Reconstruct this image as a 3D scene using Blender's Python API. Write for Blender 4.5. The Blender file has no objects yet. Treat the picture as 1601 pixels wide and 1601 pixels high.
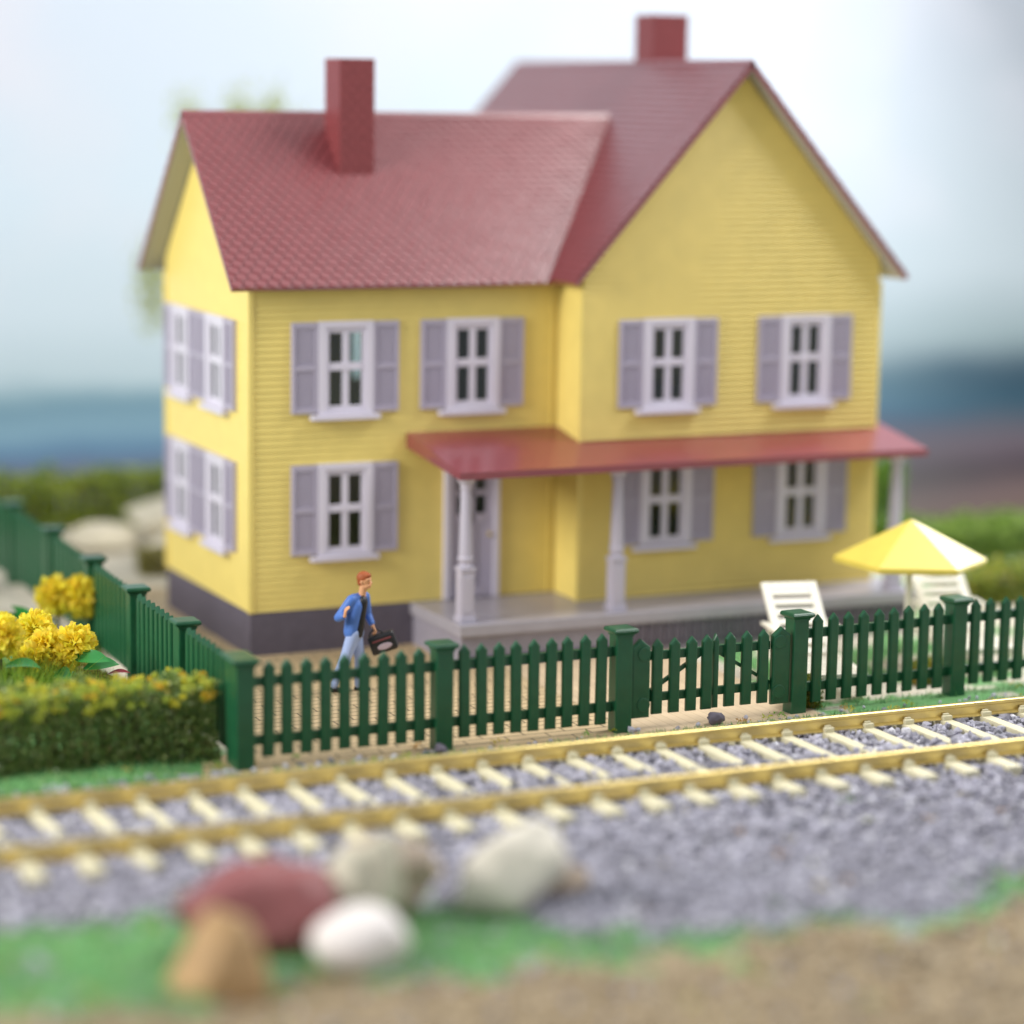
import bpy, bmesh, math, random
import numpy as np
from mathutils import Vector, Matrix, noise
random.seed(7); rng = np.random.default_rng(7)
scene = bpy.context.scene
COL = scene.collection
R = math.radians

# ------------------------------------------------------------------ camera
cam_d = bpy.data.cameras.new('camera'); cam = bpy.data.objects.new('camera', cam_d); COL.objects.link(cam)
_r = Vector((0.90877668, -0.41704123, 0.01419695)); _u = Vector((0.05392087, 0.15110035, 0.98704672)); _f = Vector((0.41378434, 0.89623953, -0.1598037))
m = Matrix.Identity(4)
for i in range(3):
    m[i][0] = _r[i]; m[i][1] = _u[i]; m[i][2] = -_f[i]
m.translation = (-13.0999, -37.9797, 8.1136)
cam.matrix_world = m
cam_d.sensor_width = 36; cam_d.lens = 4111.26/1601*36
cam_d.clip_start = .5; cam_d.clip_end = 400
cam_d.dof.use_dof = True; cam_d.dof.focus_distance = 37.2
cam_d.dof.aperture_fstop = (cam_d.lens/1000)/1.05
cam_d.dof.aperture_blades = 0
scene.camera = cam

# ------------------------------------------------------------------ light
w = bpy.data.worlds.new('World'); scene.world = w; w.use_nodes = True
w.node_tree.nodes['Background'].inputs[0].default_value = (.90, .95, 1, 1)
w.node_tree.nodes['Background'].inputs[1].default_value = .58

def area(name, loc, target, sx, sy, power, color):
    l = bpy.data.lights.new(name, 'AREA'); l.shape = 'RECTANGLE'; l.size = sx; l.size_y = sy; l.energy = power; l.color = color
    o = bpy.data.objects.new(name, l); COL.objects.link(o); o.location = loc
    o.rotation_euler = (Vector(target)-Vector(loc)).to_track_quat('-Z', 'Y').to_euler()
    return o
area('key_light', (-26, -6, 15), (2, -2, 1), 12, 12, 8100, (1, .97, .92))
area('top_light', (23, -5, 27), (6, 0, 1), 17, 13, 8800, (1, .99, .97))
area('back_light', (30, 8, 16), (9, -4, 0), 8, 7, 4800, (1, .98, .95))
scene.view_settings.view_transform = 'Standard'; scene.view_settings.look = 'None'
scene.view_settings.exposure = .14; scene.view_settings.gamma = 1
scene.cycles.use_denoising = True
scene.cycles.max_bounces = 8; scene.cycles.transparent_max_bounces = 12

# ------------------------------------------------------------------ materials
def mat(name, col, rough=.5, metal=0, bump=None, var=None, attr=None, spec=.5, extra=None, coat=0, sub=0):
    """bump=(scale,strength,distance) noise bump; var=(scale,amount) brightness mottling; attr=colour attribute multiplies"""
    mt = bpy.data.materials.new(name); mt.use_nodes = True
    nt = mt.node_tree; N = nt.nodes; L = nt.links; b = N['Principled BSDF']
    b.inputs['Roughness'].default_value = rough; b.inputs['Metallic'].default_value = metal
    b.inputs['Specular IOR Level'].default_value = spec; b.inputs['Coat Weight'].default_value = coat
    tc = N.new('ShaderNodeTexCoord')
    rgb = N.new('ShaderNodeRGB'); rgb.outputs[0].default_value = (*col, 1); src = rgb.outputs[0]
    if attr:
        a = N.new('ShaderNodeAttribute'); a.attribute_name = attr
        mx = N.new('ShaderNodeMix'); mx.data_type = 'RGBA'; mx.blend_type = 'MULTIPLY'; mx.inputs[0].default_value = 1
        L.new(src, mx.inputs[6]); L.new(a.outputs[0], mx.inputs[7]); src = mx.outputs[2]
    if var:
        n = N.new('ShaderNodeTexNoise'); n.inputs['Scale'].default_value = var[0]; n.inputs['Detail'].default_value = 6
        L.new(tc.outputs['Object'], n.inputs['Vector'])
        mr = N.new('ShaderNodeMapRange'); mr.inputs['From Min'].default_value = .3; mr.inputs['From Max'].default_value = .7
        mr.inputs['To Min'].default_value = 1-var[1]; mr.inputs['To Max'].default_value = 1+var[1]
        L.new(n.outputs[0], mr.inputs['Value'])
        mx = N.new('ShaderNodeVectorMath'); mx.operation = 'SCALE'
        L.new(src, mx.inputs[0]); L.new(mr.outputs[0], mx.inputs['Scale']); src = mx.outputs[0]
    L.new(src, b.inputs['Base Color'])
    if bump:
        n = N.new('ShaderNodeTexNoise'); n.inputs['Scale'].default_value = bump[0]; n.inputs['Detail'].default_value = 5
        L.new(tc.outputs['Object'], n.inputs['Vector'])
        bp = N.new('ShaderNodeBump'); bp.inputs['Strength'].default_value = bump[1]; bp.inputs['Distance'].default_value = bump[2]
        L.new(n.outputs[0], bp.inputs['Height']); L.new(bp.outputs[0], b.inputs['Normal'])
    return mt

M = {}
M['yellow'] = mat('yellow_siding', (.81, .645, .19), .42, var=(3, .035), bump=(60, .12, .004))
M['roof'] = mat('red_roof', (.235, .046, .052), .36, var=(4, .06), bump=(50, .15, .004), spec=.9)
M['roof'].node_tree.nodes['Principled BSDF'].inputs['Coat Weight'].default_value = .8
M['roof'].node_tree.nodes['Principled BSDF'].inputs['Coat Roughness'].default_value = .32
M['porch_roof'] = mat('red_porch_roof', (.235, .040, .052), .30, var=(3, .07), bump=(9, .25, .01), spec=.9, coat=.25)
M['brick'] = mat('red_chimney', (.235, .048, .052), .5, bump=(30, .3, .01), var=(9, .1))
M['soffit'] = mat('soffit', (.42, .40, .36), .6)
M['trim'] = mat('lilac_frame', (.68, .64, .74), .4, bump=(40, .1, .003))
M['shutter'] = mat('lilac_shutter', (.43, .39, .49), .45, bump=(40, .1, .003))
M['stone'] = mat('grey_foundation', (.115, .10, .135), .6, var=(6, .1), bump=(14, .5, .02))
M['post'] = mat('lilac_post', (.50, .47, .56), .45, bump=(40, .1, .003))
M['porch'] = mat('porch_floor', (.37, .35, .40), .3, var=(3, .05), bump=(25, .1, .004))
M['porchside'] = mat('porch_side', (.30, .28, .34), .5, var=(6, .08), bump=(14, .5, .02))
M['fence'] = mat('green_plastic', (.010, .085, .036), .33, bump=(35, .08, .004), var=(5, .12))
M['rail'] = mat('brass_rail', (.76, .60, .24), .30, .8, var=(1.2, .12), bump=(18, .25, .004))
M['sleeper'] = mat('cream_sleeper', (.66, .61, .42), .5, bump=(30, .2, .006), var=(5, .06))
M['white'] = mat('cream_plastic', (.78, .74, .63), .4, bump=(30, .08, .003))
M['parasol'] = mat('yellow_canopy', (.78, .62, .11), .4, bump=(12, .08, .01), var=(3, .04))
M['skin'] = mat('skin', (.72, .36, .18), .5)
M['hair'] = mat('hair', (.36, .085, .02), .6, bump=(60, .5, .01))
M['jacket'] = mat('blue_jacket', (.075, .185, .56), .5, bump=(25, .2, .01))
M['jeans'] = mat('pale_jeans', (.36, .46, .76), .55, bump=(25, .2, .01))
M['black'] = mat('black_cloth', (.012, .012, .015), .4)
M['bagred'] = mat('bag_panel', (.42, .33, .38), .4)
M['bagred2'] = mat('bag_stripe', (.25, .06, .07), .4)
M['white_dot'] = mat('eye_white', (.7, .7, .7), .3)
M['lip'] = mat('lip', (.55, .18, .12), .5)
M['earth'] = mat('ground', (1, 1, 1), .85, attr='Col', var=(5, .16), bump=(16, .7, .05))
M['gravel'] = mat('gravel', (1, 1, 1), .75, attr='Col', bump=(25, .4, .02))
M['leaf'] = mat('foliage', (1, 1, 1), .38, attr='Col')
M['glossleaf'] = mat('glossy_leaf', (.04, .26, .06), .25, bump=(20, .3, .01))
def translucent(mt, f):
    nt = mt.node_tree; b = nt.nodes['Principled BSDF']; o = nt.nodes['Material Output']; t = nt.nodes.new('ShaderNodeBsdfTranslucent'); mx = nt.nodes.new('ShaderNodeMixShader'); mx.inputs[0].default_value = f
    nt.links.new(b.inputs['Base Color'].links[0].from_socket, t.inputs['Color']); nt.links.new(b.outputs[0], mx.inputs[1]); nt.links.new(t.outputs[0], mx.inputs[2]); nt.links.new(mx.outputs[0], o.inputs['Surface'])
translucent(M['leaf'], .4)
M['redleaf'] = mat('red_leaf', (.25, .02, .03), .3)
M['petal'] = mat('yellow_petal', (.97, .87, .08), .6, attr='Col')
translucent(M['petal'], .45)
M['bark'] = mat('bark', (.12, .08, .05), .8, bump=(20, .5, .03))
M['rock_red'] = mat('rock_red', (.27, .085, .085), .6, var=(2, .15), bump=(5, .6, .06))
M['rock_orange'] = mat('rock_orange', (.44, .27, .12), .7, var=(2, .2), bump=(5, .6, .06))
M['rock_white'] = mat('rock_white', (.80, .74, .71), .6, var=(2, .06), bump=(5, .4, .05))
M['rock_cream'] = mat('rock_cream', (.58, .54, .42), .7, var=(2, .12), bump=(5, .6, .06))
M['rock_tan'] = mat('rock_tan', (.42, .33, .25), .7, var=(2, .2), bump=(5, .6, .06))
M['rock_pale'] = mat('rock_pale', (.70, .65, .55), .7, var=(1.5, .18), bump=(5, .6, .06))
M['boulder'] = mat('boulder', (.56, .51, .40), .8, var=(1.5, .15), bump=(4, .6, .08))
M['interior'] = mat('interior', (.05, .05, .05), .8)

# glass: dark tinted see-through pane with reflections
g_ = bpy.data.materials.new('pane_glass'); g_.use_nodes = True; nt = g_.node_tree; nt.nodes.clear()
out = nt.nodes.new('ShaderNodeOutputMaterial'); mix = nt.nodes.new('ShaderNodeMixShader'); tr = nt.nodes.new('ShaderNodeBsdfTransparent'); gl = nt.nodes.new('ShaderNodeBsdfGlossy'); fr = nt.nodes.new('ShaderNodeFresnel')
tr.inputs[0].default_value = (.75, .8, .78, 1); gl.inputs['Roughness'].default_value = .12; fr.inputs[0].default_value = 1.5
nt.links.new(fr.outputs[0], mix.inputs[0]); nt.links.new(tr.outputs[0], mix.inputs[1]); nt.links.new(gl.outputs[0], mix.inputs[2]); nt.links.new(mix.outputs[0], out.inputs[0])
M['glass'] = g_

# paving: beige sheet scored with thin dark joints
def paving_mat(name, col, joint, ux, uy, jw, offset):
    mt = mat(name, col, .6, var=(3, .1), bump=(20, .2, .01)); nt = mt.node_tree; b = nt.nodes['Principled BSDF']
    tc = nt.nodes.new('ShaderNodeTexCoord'); br = nt.nodes.new('ShaderNodeTexBrick')
    br.offset = offset; br.inputs['Scale'].default_value = 1; br.inputs['Brick Width'].default_value = ux; br.inputs['Row Height'].default_value = uy
    br.inputs['Mortar Size'].default_value = jw; br.inputs['Mortar Smooth'].default_value = .2
    br.inputs['Color1'].default_value = (1, 1, 1, 1); br.inputs['Color2'].default_value = (.93, .93, .92, 1); br.inputs['Mortar'].default_value = (*joint, 1)
    nt.links.new(tc.outputs['Object'], br.inputs['Vector'])
    old = b.inputs['Base Color'].links[0].from_socket
    mx = nt.nodes.new('ShaderNodeMix'); mx.data_type = 'RGBA'; mx.blend_type = 'MULTIPLY'; mx.inputs[0].default_value = 1
    nt.links.new(old, mx.inputs[6]); nt.links.new(br.outputs['Color'], mx.inputs[7]); nt.links.new(mx.outputs[2], b.inputs['Base Color'])
    return mt
M['paving'] = paving_mat('scored_paving', (.56, .42, .24), (.12, .11, .10), .62, .21, .012, .5)
M['path'] = paving_mat('board_path', (.60, .46, .30), (.72, .68, .62), .16, 40, .006, 0)

# ------------------------------------------------------------------ helpers
def tag(o, label=None, cat=None, group=None, kind=None):
    if label: o['label'] = label
    if cat: o['category'] = cat
    if group: o['group'] = group
    if kind: o['kind'] = kind
    return o

def link(name, me, parent=None, loc=None):
    o = bpy.data.objects.new(name, me); COL.objects.link(o)
    if parent: o.parent = parent
    if loc is not None: o.location = loc
    return o

def empty(name, loc=(0, 0, 0), rz=0, label=None, cat=None, group=None):
    o = bpy.data.objects.new(name, None); COL.objects.link(o); o.location = loc; o.rotation_euler = (0, 0, rz)
    o.empty_display_size = .2
    return tag(o, label, cat, group)

def mk(name, bm, material, parent=None, smooth=False, loc=None):
    me = bpy.data.meshes.new(name); bm.to_mesh(me); bm.free()
    me.materials.append(M[material] if isinstance(material, str) else material)
    if smooth:
        me.polygons.foreach_set('use_smooth', [True]*len(me.polygons))
    return link(name, me, parent, loc)

def from_np(name, V, F, material, parent=None, col=None, smooth=False, loc=None):
    me = bpy.data.meshes.new(name)
    V = np.asarray(V, np.float32); F = np.asarray(F, np.int32)
    me.vertices.add(len(V)); me.vertices.foreach_set('co', V.ravel())
    k = F.shape[1]; me.loops.add(F.size); me.loops.foreach_set('vertex_index', F.ravel())
    me.polygons.add(len(F)); me.polygons.foreach_set('loop_start', np.arange(0, F.size, k, dtype=np.int32))
    me.polygons.foreach_set('use_smooth', np.full(len(F), smooth))
    me.update(calc_edges=True); me.validate()
    if col is not None:
        a = me.color_attributes.new('Col', 'FLOAT_COLOR', 'POINT')
        c = np.ones((len(V), 4), np.float32); c[:, :3] = col; a.data.foreach_set('color', c.ravel())
    me.materials.append(M[material])
    return link(name, me, parent, loc)

def box(bm, x0, x1, y0, y1, z0, z1, bev=0):
    vs = [bm.verts.new(p) for p in ((x0, y0, z0), (x1, y0, z0), (x1, y1, z0), (x0, y1, z0), (x0, y0, z1), (x1, y0, z1), (x1, y1, z1), (x0, y1, z1))]
    fs = [bm.faces.new([vs[i] for i in f]) for f in ((0, 3, 2, 1), (4, 5, 6, 7), (0, 1, 5, 4), (1, 2, 6, 5), (2, 3, 7, 6), (3, 0, 4, 7))]
    if bev:
        es = set(e for f in fs for e in f.edges)
        bmesh.ops.bevel(bm, geom=list(es), offset=bev, segments=2, affect='EDGES', profile=.6)
    return vs

def boxm(x0, x1, y0, y1, z0, z1, bev=0):
    bm = bmesh.new(); box(bm, x0, x1, y0, y1, z0, z1, bev); return bm

def prism(bm, pts, vec, bev=0):
    a = [bm.verts.new(p) for p in pts]; b = [bm.verts.new(Vector(p)+Vector(vec)) for p in pts]; n = len(pts)
    fs = [bm.faces.new(a), bm.faces.new(b[::-1])]+[bm.faces.new((a[i], b[i], b[(i+1) % n], a[(i+1) % n])) for i in range(n)]
    bmesh.ops.recalc_face_normals(bm, faces=fs)
    if bev:
        bmesh.ops.bevel(bm, geom=list(set(e for f in fs for e in f.edges)), offset=bev, segments=2, affect='EDGES', profile=.6)

def bar(bm, p, q, wd, ht, up=(0, 0, 1)):
    """box-section bar from p to q"""
    p, q = Vector(p), Vector(q); d = (q-p).normalized(); s = d.cross(Vector(up)).normalized()*wd/2; u = s.cross(d).normalized()*ht/2
    prism(bm, [p-s-u, p+s-u, p+s+u, p-s+u], q-p)

def lathe(bm, prof, n=20, c=(0, 0)):
    rings = []
    for r, z in prof:
        rings.append([bm.verts.new((c[0]+r*math.cos(2*math.pi*i/n), c[1]+r*math.sin(2*math.pi*i/n), z)) for i in range(n)])
    for a, b in zip(rings, rings[1:]):
        for i in range(n): bm.faces.new((a[i], a[(i+1) % n], b[(i+1) % n], b[i]))
    bm.faces.new(rings[0][::-1]); bm.faces.new(rings[-1])

def copy_tree(o, parent=None, skip_link=False):
    c = o.copy(); COL.objects.link(c)
    if parent: c.parent = parent
    for ch in list(o.children): copy_tree(ch, c)
    return c

GZ = -.70       # ground level
# ------------------------------------------------------------------ backdrop (a printed board behind the model)
bd = bpy.data.materials.new('printed_backdrop'); bd.use_nodes = True; nt = bd.node_tree; N = nt.nodes; L = nt.links; b = N['Principled BSDF']
b.inputs['Roughness'].default_value = .9; b.inputs['Specular IOR Level'].default_value = .1
tc = N.new('ShaderNodeTexCoord'); sep = N.new('ShaderNodeSeparateXYZ'); L.new(tc.outputs['Object'], sep.inputs[0])
nz = N.new('ShaderNodeTexNoise'); nz.inputs['Scale'].default_value = .35; nz.inputs['Detail'].default_value = 4
mp = N.new('ShaderNodeMapping'); mp.inputs['Scale'].default_value = (.5, 1, 1.4); L.new(tc.outputs['Object'], mp.inputs[0]); L.new(mp.outputs[0], nz.inputs['Vector'])
nz.inputs['Scale'].default_value = .5
ma = N.new('ShaderNodeMath'); ma.operation = 'MULTIPLY_ADD'; ma.inputs[1].default_value = .9; L.new(nz.outputs[0], ma.inputs[0]); 
sub = N.new('ShaderNodeMath'); sub.operation = 'SUBTRACT'; sub.inputs[1].default_value = .45; L.new(sep.outputs[2], sub.inputs[0]); L.new(sub.outputs[0], ma.inputs[2])
def ramp(stops, lo, hi, src):
    mr = N.new('ShaderNodeMapRange'); mr.inputs['From Min'].default_value = lo; mr.inputs['From Max'].default_value = hi; L.new(src, mr.inputs['Value'])
    cr = N.new('ShaderNodeValToRGB'); L.new(mr.outputs[0], cr.inputs[0]); e = cr.color_ramp.elements
    while len(e) < len(stops): e.new(.5)
    for i, (z, c) in enumerate(stops):
        e[i].position = (z-lo)/(hi-lo); e[i].color = (*c, 1)
    return cr.outputs[0]
SKYL = [(-6, (.20, .22, .16)), (-1.5, (.16, .17, .17)), (-.62, (.15, .16, .22)), (-.25, (.10, .19, .30)), (.25, (.20, .33, .41)), (.75, (.155, .265, .34)), (.95, (.19, .31, .37)), (1.35, (.43, .53, .58)), (3.0, (.53, .62, .69)), (5.5, (.57, .66, .75)), (9, (.585, .65, .75))]
SKYR = [(-6, (.17, .13, .12)), (-2.9, (.20, .14, .125)), (-2.3, (.16, .115, .12)), (-1.9, (.055, .05, .06)), (-1.4, (.15, .11, .13)), (-.6, (.12, .12, .145)), (-.2, (.045, .10, .14)), (.6, (.04, .08, .115)), (1.0, (.07, .115, .15)), (1.7, (.28, .36, .38)), (3.6, (.46, .53, .57)), (10, (.44, .48, .54))]  # upper stops darker: right-edge vignetting painted into the sky; hills are print
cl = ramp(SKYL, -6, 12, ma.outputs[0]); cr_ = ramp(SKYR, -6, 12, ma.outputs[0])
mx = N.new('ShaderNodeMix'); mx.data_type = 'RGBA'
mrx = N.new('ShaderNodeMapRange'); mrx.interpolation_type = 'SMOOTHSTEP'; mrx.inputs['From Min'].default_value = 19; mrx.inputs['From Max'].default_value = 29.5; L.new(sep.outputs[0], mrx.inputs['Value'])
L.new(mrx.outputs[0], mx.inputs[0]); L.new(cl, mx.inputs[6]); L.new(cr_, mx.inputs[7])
# printed clouds, above the painted hills only
n2 = N.new('ShaderNodeTexNoise'); n2.inputs['Scale'].default_value = .16; n2.inputs['Detail'].default_value = 5; L.new(tc.outputs['Object'], n2.inputs['Vector'])
m2 = N.new('ShaderNodeMapRange'); m2.inputs['From Min'].default_value = .48; m2.inputs['From Max'].default_value = .68; m2.inputs['To Max'].default_value = .55; L.new(n2.outputs[0], m2.inputs['Value'])
m3 = N.new('ShaderNodeMapRange'); m3.inputs['From Min'].default_value = 2; m3.inputs['From Max'].default_value = 4; L.new(sep.outputs[2], m3.inputs['Value'])
m4 = N.new('ShaderNodeMath'); m4.operation = 'MULTIPLY'; L.new(m2.outputs[0], m4.inputs[0]); L.new(m3.outputs[0], m4.inputs[1])
mc = N.new('ShaderNodeMix'); mc.data_type = 'RGBA'; L.new(m4.outputs[0], mc.inputs[0]); L.new(mx.outputs[2], mc.inputs[6]); mc.inputs[7].default_value = (.67, .66, .73, 1)
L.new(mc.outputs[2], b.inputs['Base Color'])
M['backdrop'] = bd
o = mk('sky', boxm(-14, 50, 20, 20.15, -6, 25), 'backdrop'); tag(o, kind='structure')  # unseen upper part added so the roofs reflect its pale sky

# ------------------------------------------------------------------ ground
def nzz(x, y, s, seed=0): return noise.noise(Vector((x*s+seed, y*s-seed, seed*1.7)))
BAL = [(-14, -12.0), (-6.8, -11.9), (-5, -12.0), (-2.9, -12.4), (-2.0, -12.9), (-1.1, -14.0), (.2, -14.8), (2.1, -15.0), (3.2, -14.7), (4.7, -13.9), (7, -12.8), (14, -12)]
EAR = [(-14, -14.2), (-7.4, -14.3), (-4.3, -14.6), (-2.3, -15.0), (-.2, -15.2), (2.2, -15.2), (4, -14.9), (6, -14.1), (8, -13.2), (14, -12.6)]
def edge(T, x): return float(np.interp(x, [t[0] for t in T], [t[1] for t in T]))
BROWN = np.array((.35, .27, .165)); GREEN = np.array((.14, .34, .12)); GRAV = np.array((.36, .35, .40)); BEIGE = np.array((.52, .46, .34)); YARD = np.array((.58, .53, .43))
def zone(x, y):
    j = .6*nzz(x, y, 1.1, 3)+.45*nzz(x, y, 3, 5)+.25*nzz(x, y, 7, 5)
    if y < -6.95:
        if y > -7.2+j*.3: return 'g'
        if y > edge(BAL, x)+j: return 'b'
        if y > edge(EAR, x)+j*.8: return 'g'
        return 'e'
    if x < -2.2+.06*y*0:
        if y < -4.6: return 'g'
        if x < -2.42 and y < 4: return 'g'
        return 'y'
    if x > 6.4 and y < -6.0 and nzz(x, y, 1.4, 13) > -.25: return 'g'
    if x > 6.4 and y < 3: return 'g' if nzz(x, y, .9, 9)+.5*nzz(x, y, 3, 2) > .12 else 'y'
    if x > 12: return 'g'
    return 'y'
def height(x, y):
    z = zone(x, y)
    h = GZ
    if z == 'e':
        e = edge(EAR, x)-y
        h += .10*nzz(x, y, .8, 2)+.05*nzz(x, y, 2.6, 4)-min(max(e, 0)*.06, .8)
    elif z == 'b': h += .0+.03*nzz(x, y, 2, 1)-.02
    elif z == 'g': h += .04+.04*nzz(x, y, 2, 6)
    if y > -6.95: h = min(h, GZ+.0) if -3.2 < x < 12 and y < 3 else h
    return h
def grid(x0, x1, y0, y1, st):
    xs = np.arange(x0, x1+1e-6, st); ys = np.arange(y0, y1+1e-6, st); nx, ny = len(xs), len(ys)
    V = []; C = []
    cm = {'e': BROWN, 'b': GRAV, 'g': GREEN, 'y': YARD}
    for y in ys:
        for x in xs:
            V.append((x, y, height(x, y))); C.append(cm[zone(x, y)]*(1+.25*nzz(x, y, 1.1, 8)))
    i = np.arange(nx*ny).reshape(ny, nx)
    F = np.stack([i[:-1, :-1], i[:-1, 1:], i[1:, 1:], i[1:, :-1]], -1).reshape(-1, 4)
    return np.array(V), F, np.array(C)
V, F, C = grid(-14, 24, -24, 14.2, .16)
_c = V[F].mean(1); F = F[~((_c[:, 0] > 10.8) & (_c[:, 1] > 5.8))]
tag(from_np('ground', V, F, 'earth', col=C, smooth=True), kind='structure')

def sheet(name, pts, z, m, th=.0):
    bm = bmesh.new(); bm.faces.new([bm.verts.new((x, y, z)) for x, y in pts]); return mk(name, bm, m)
tag(sheet('paving', [(-3.05, -6.9), (3.35, -6.85), (3.35, 1), (2.0, 4.4), (-1.8, 8), (-2.0, 0), (-2.15, -5.5), (-2.7, -5.9)], GZ+.008, 'paving'), kind='structure')
tag(sheet('path', [(3.35, -6.95), (6.35, -6.9), (6.35, -1), (3.35, -1)], GZ+.012, 'path'), kind='structure')

# ------------------------------------------------------------------ stones (numpy prototypes)
def ico(sub):
    bm = bmesh.new(); bmesh.ops.create_icosphere(bm, subdivisions=sub, radius=1)
    V = np.array([v.co[:] for v in bm.verts]); F = np.array([[v.index for v in f.verts] for f in bm.faces]); bm.free(); return V, F
IV, IF = ico(1)
def rot_random(n):
    q = rng.normal(size=(n, 4)); q /= np.linalg.norm(q, axis=1)[:, None]; a, b, c, d = q.T
    return np.stack([np.stack([a*a+b*b-c*c-d*d, 2*(b*c-a*d), 2*(b*d+a*c)], -1), np.stack([2*(b*c+a*d), a*a-b*b+c*c-d*d, 2*(c*d-a*b)], -1), np.stack([2*(b*d-a*c), 2*(c*d+a*b), a*a-b*b-c*c+d*d], -1)], 1)
def scatter_stones(P, size, cols):
    n = len(P); k = len(IV)
    jit = 1+.32*rng.uniform(-1, 1, size=(n, k, 1))
    A = IV[None]*jit*rng.uniform(.6, 1.15, size=(n, 1, 3))*size[:, None, None]
    A = np.einsum('nij,nkj->nki', rot_random(n), A)+P[:, None, :]
    F = (IF[None]+np.arange(n)[:, None, None]*k).reshape(-1, 3)
    return A.reshape(-1, 3), F, np.repeat(cols, k, 0)
def stone_cols(n):
    v = rng.uniform(.5, 1.3, n)[:, None]; c = np.array([[.375, .365, .43]])*v
    wh = rng.random(n) < .07; c[wh] = np.array([.62, .61, .66]); bl = rng.random(n) < .06; c[bl] *= .45
    return c
def fill(x0, x1, y0, y1, dens, test, smin, smax, z):
    n = int((x1-x0)*(y1-y0)*dens); X = rng.uniform(x0, x1, n); Y = rng.uniform(y0, y1, n)
    keep = np.array([test(a, b) for a, b in zip(X, Y)]); X, Y = X[keep], Y[keep]; s = rng.uniform(smin, smax, len(X))
    Z = np.array([z(a, b) for a, b in zip(X, Y)])+s*rng.uniform(-.2, .9, len(X))
    return np.stack([X, Y, Z], -1), s
SX0, SP = -9.3, .651          # sleeper phase and pitch
def tie_clear(x, y):
    f = ((x-SX0)/SP) % 1; dx = min(f, 1-f)*SP
    if -10.42 < y < -7.2 and dx < .14: return False
    return abs(y+9.73) > .12 and abs(y+7.72) > .12
Ps = []
def bz_(a, b): return GZ-.0
P1 = fill(-9, 12.5, -10.42, -7.3, 210, tie_clear, .04, .08, lambda a, b: GZ+.0)
P2 = fill(-9, 12.5, -15, -10.4, 150, lambda a, b: zone(a, b) == 'b' or (zone(a, b) == 'g' and random.random() < .16), .04, .085, lambda a, b: GZ-.02)
P3 = fill(-9, 12.5, -7.45, -7.0, 45, lambda a, b: True, .035, .075, lambda a, b: GZ)
P4 = fill(-9, 12.5, -7.1, -6.45, 16, lambda a, b: True, .025, .06, lambda a, b: GZ)
P7 = fill(-9, 12.5, -9.58, -8.7, 100, lambda a, b: random.random() < (-8.75-b)/.8+.1, .04, .075, lambda a, b: GZ+.09)
P6 = fill(-9, -2.4, -7.3, -6.55, 55, lambda a, b: True, .03, .07, lambda a, b: GZ+.03)
P5 = fill(-9, 9, -17.5, -14.3, 5, lambda a, b: True, .03, .06, lambda a, b: height(a, b))
P = np.concatenate([q[0] for q in (P1, P2, P3, P4, P5, P6, P7)]); S = np.concatenate([q[1] for q in (P1, P2, P3, P4, P5, P6, P7)])
V, F, C = scatter_stones(P, S, stone_cols(len(P)))
tag(from_np('ballast', V, F, 'gravel', col=C), 'grey purple ballast gravel spread around and in front of the track', 'gravel', kind='stuff')

_n = 9000; _x = rng.uniform(-9, 9, _n); _y = rng.uniform(-19, -13, _n); _k = np.array([zone(a, b) == 'e' for a, b in zip(_x, _y)]); _x, _y = _x[_k], _y[_k]
_p = np.stack([_x, _y, np.array([height(a, b) for a, b in zip(_x, _y)])+.01], -1)
V, F, C = scatter_stones(_p, rng.uniform(.02, .06, len(_p)), np.array([[.38, .29, .18]])*rng.uniform(.45, 1.5, (len(_p), 1)))
tag(from_np('sandy_grit', V, F, 'gravel', col=C), 'coarse sandy brown grit along the bottom edge of the picture', 'grit', kind='stuff')

def rock(name, loc, dims, rz, material, label, cat='rock', seed=1, tilt=(0, 0), sub=4, rough=.22, group=None):
    V, F = ico(sub); out = []; rr = random.Random(seed)
    cuts = []
    if rough > .1:
        for _ in range(12):
            c = Vector((rr.gauss(0, 1), rr.gauss(0, 1), rr.gauss(0, 1))).normalized(); cuts.append((c, rr.uniform(.68, .92)))
    for v in V:
        p = Vector(v); n1 = noise.noise(p*1.1+Vector((seed*3.1, 0, 0))); n2 = noise.noise(p*2.7+Vector((0, seed*5.3, 0)))
        q = p*(1+rough*1.6*n1+rough*.6*n2)
        for c, d_ in cuts:
            e_ = q.dot(c)-d_
            if e_ > 0: q = q-c*e_*.92
        out.append((q.x*dims[0]/2, q.y*dims[1]/2, q.z*dims[2]/2))
    o = from_np(name, out, F, material, smooth=True, loc=loc); o.rotation_euler = (tilt[0], tilt[1], rz)
    return tag(o, label, cat, group)
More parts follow.
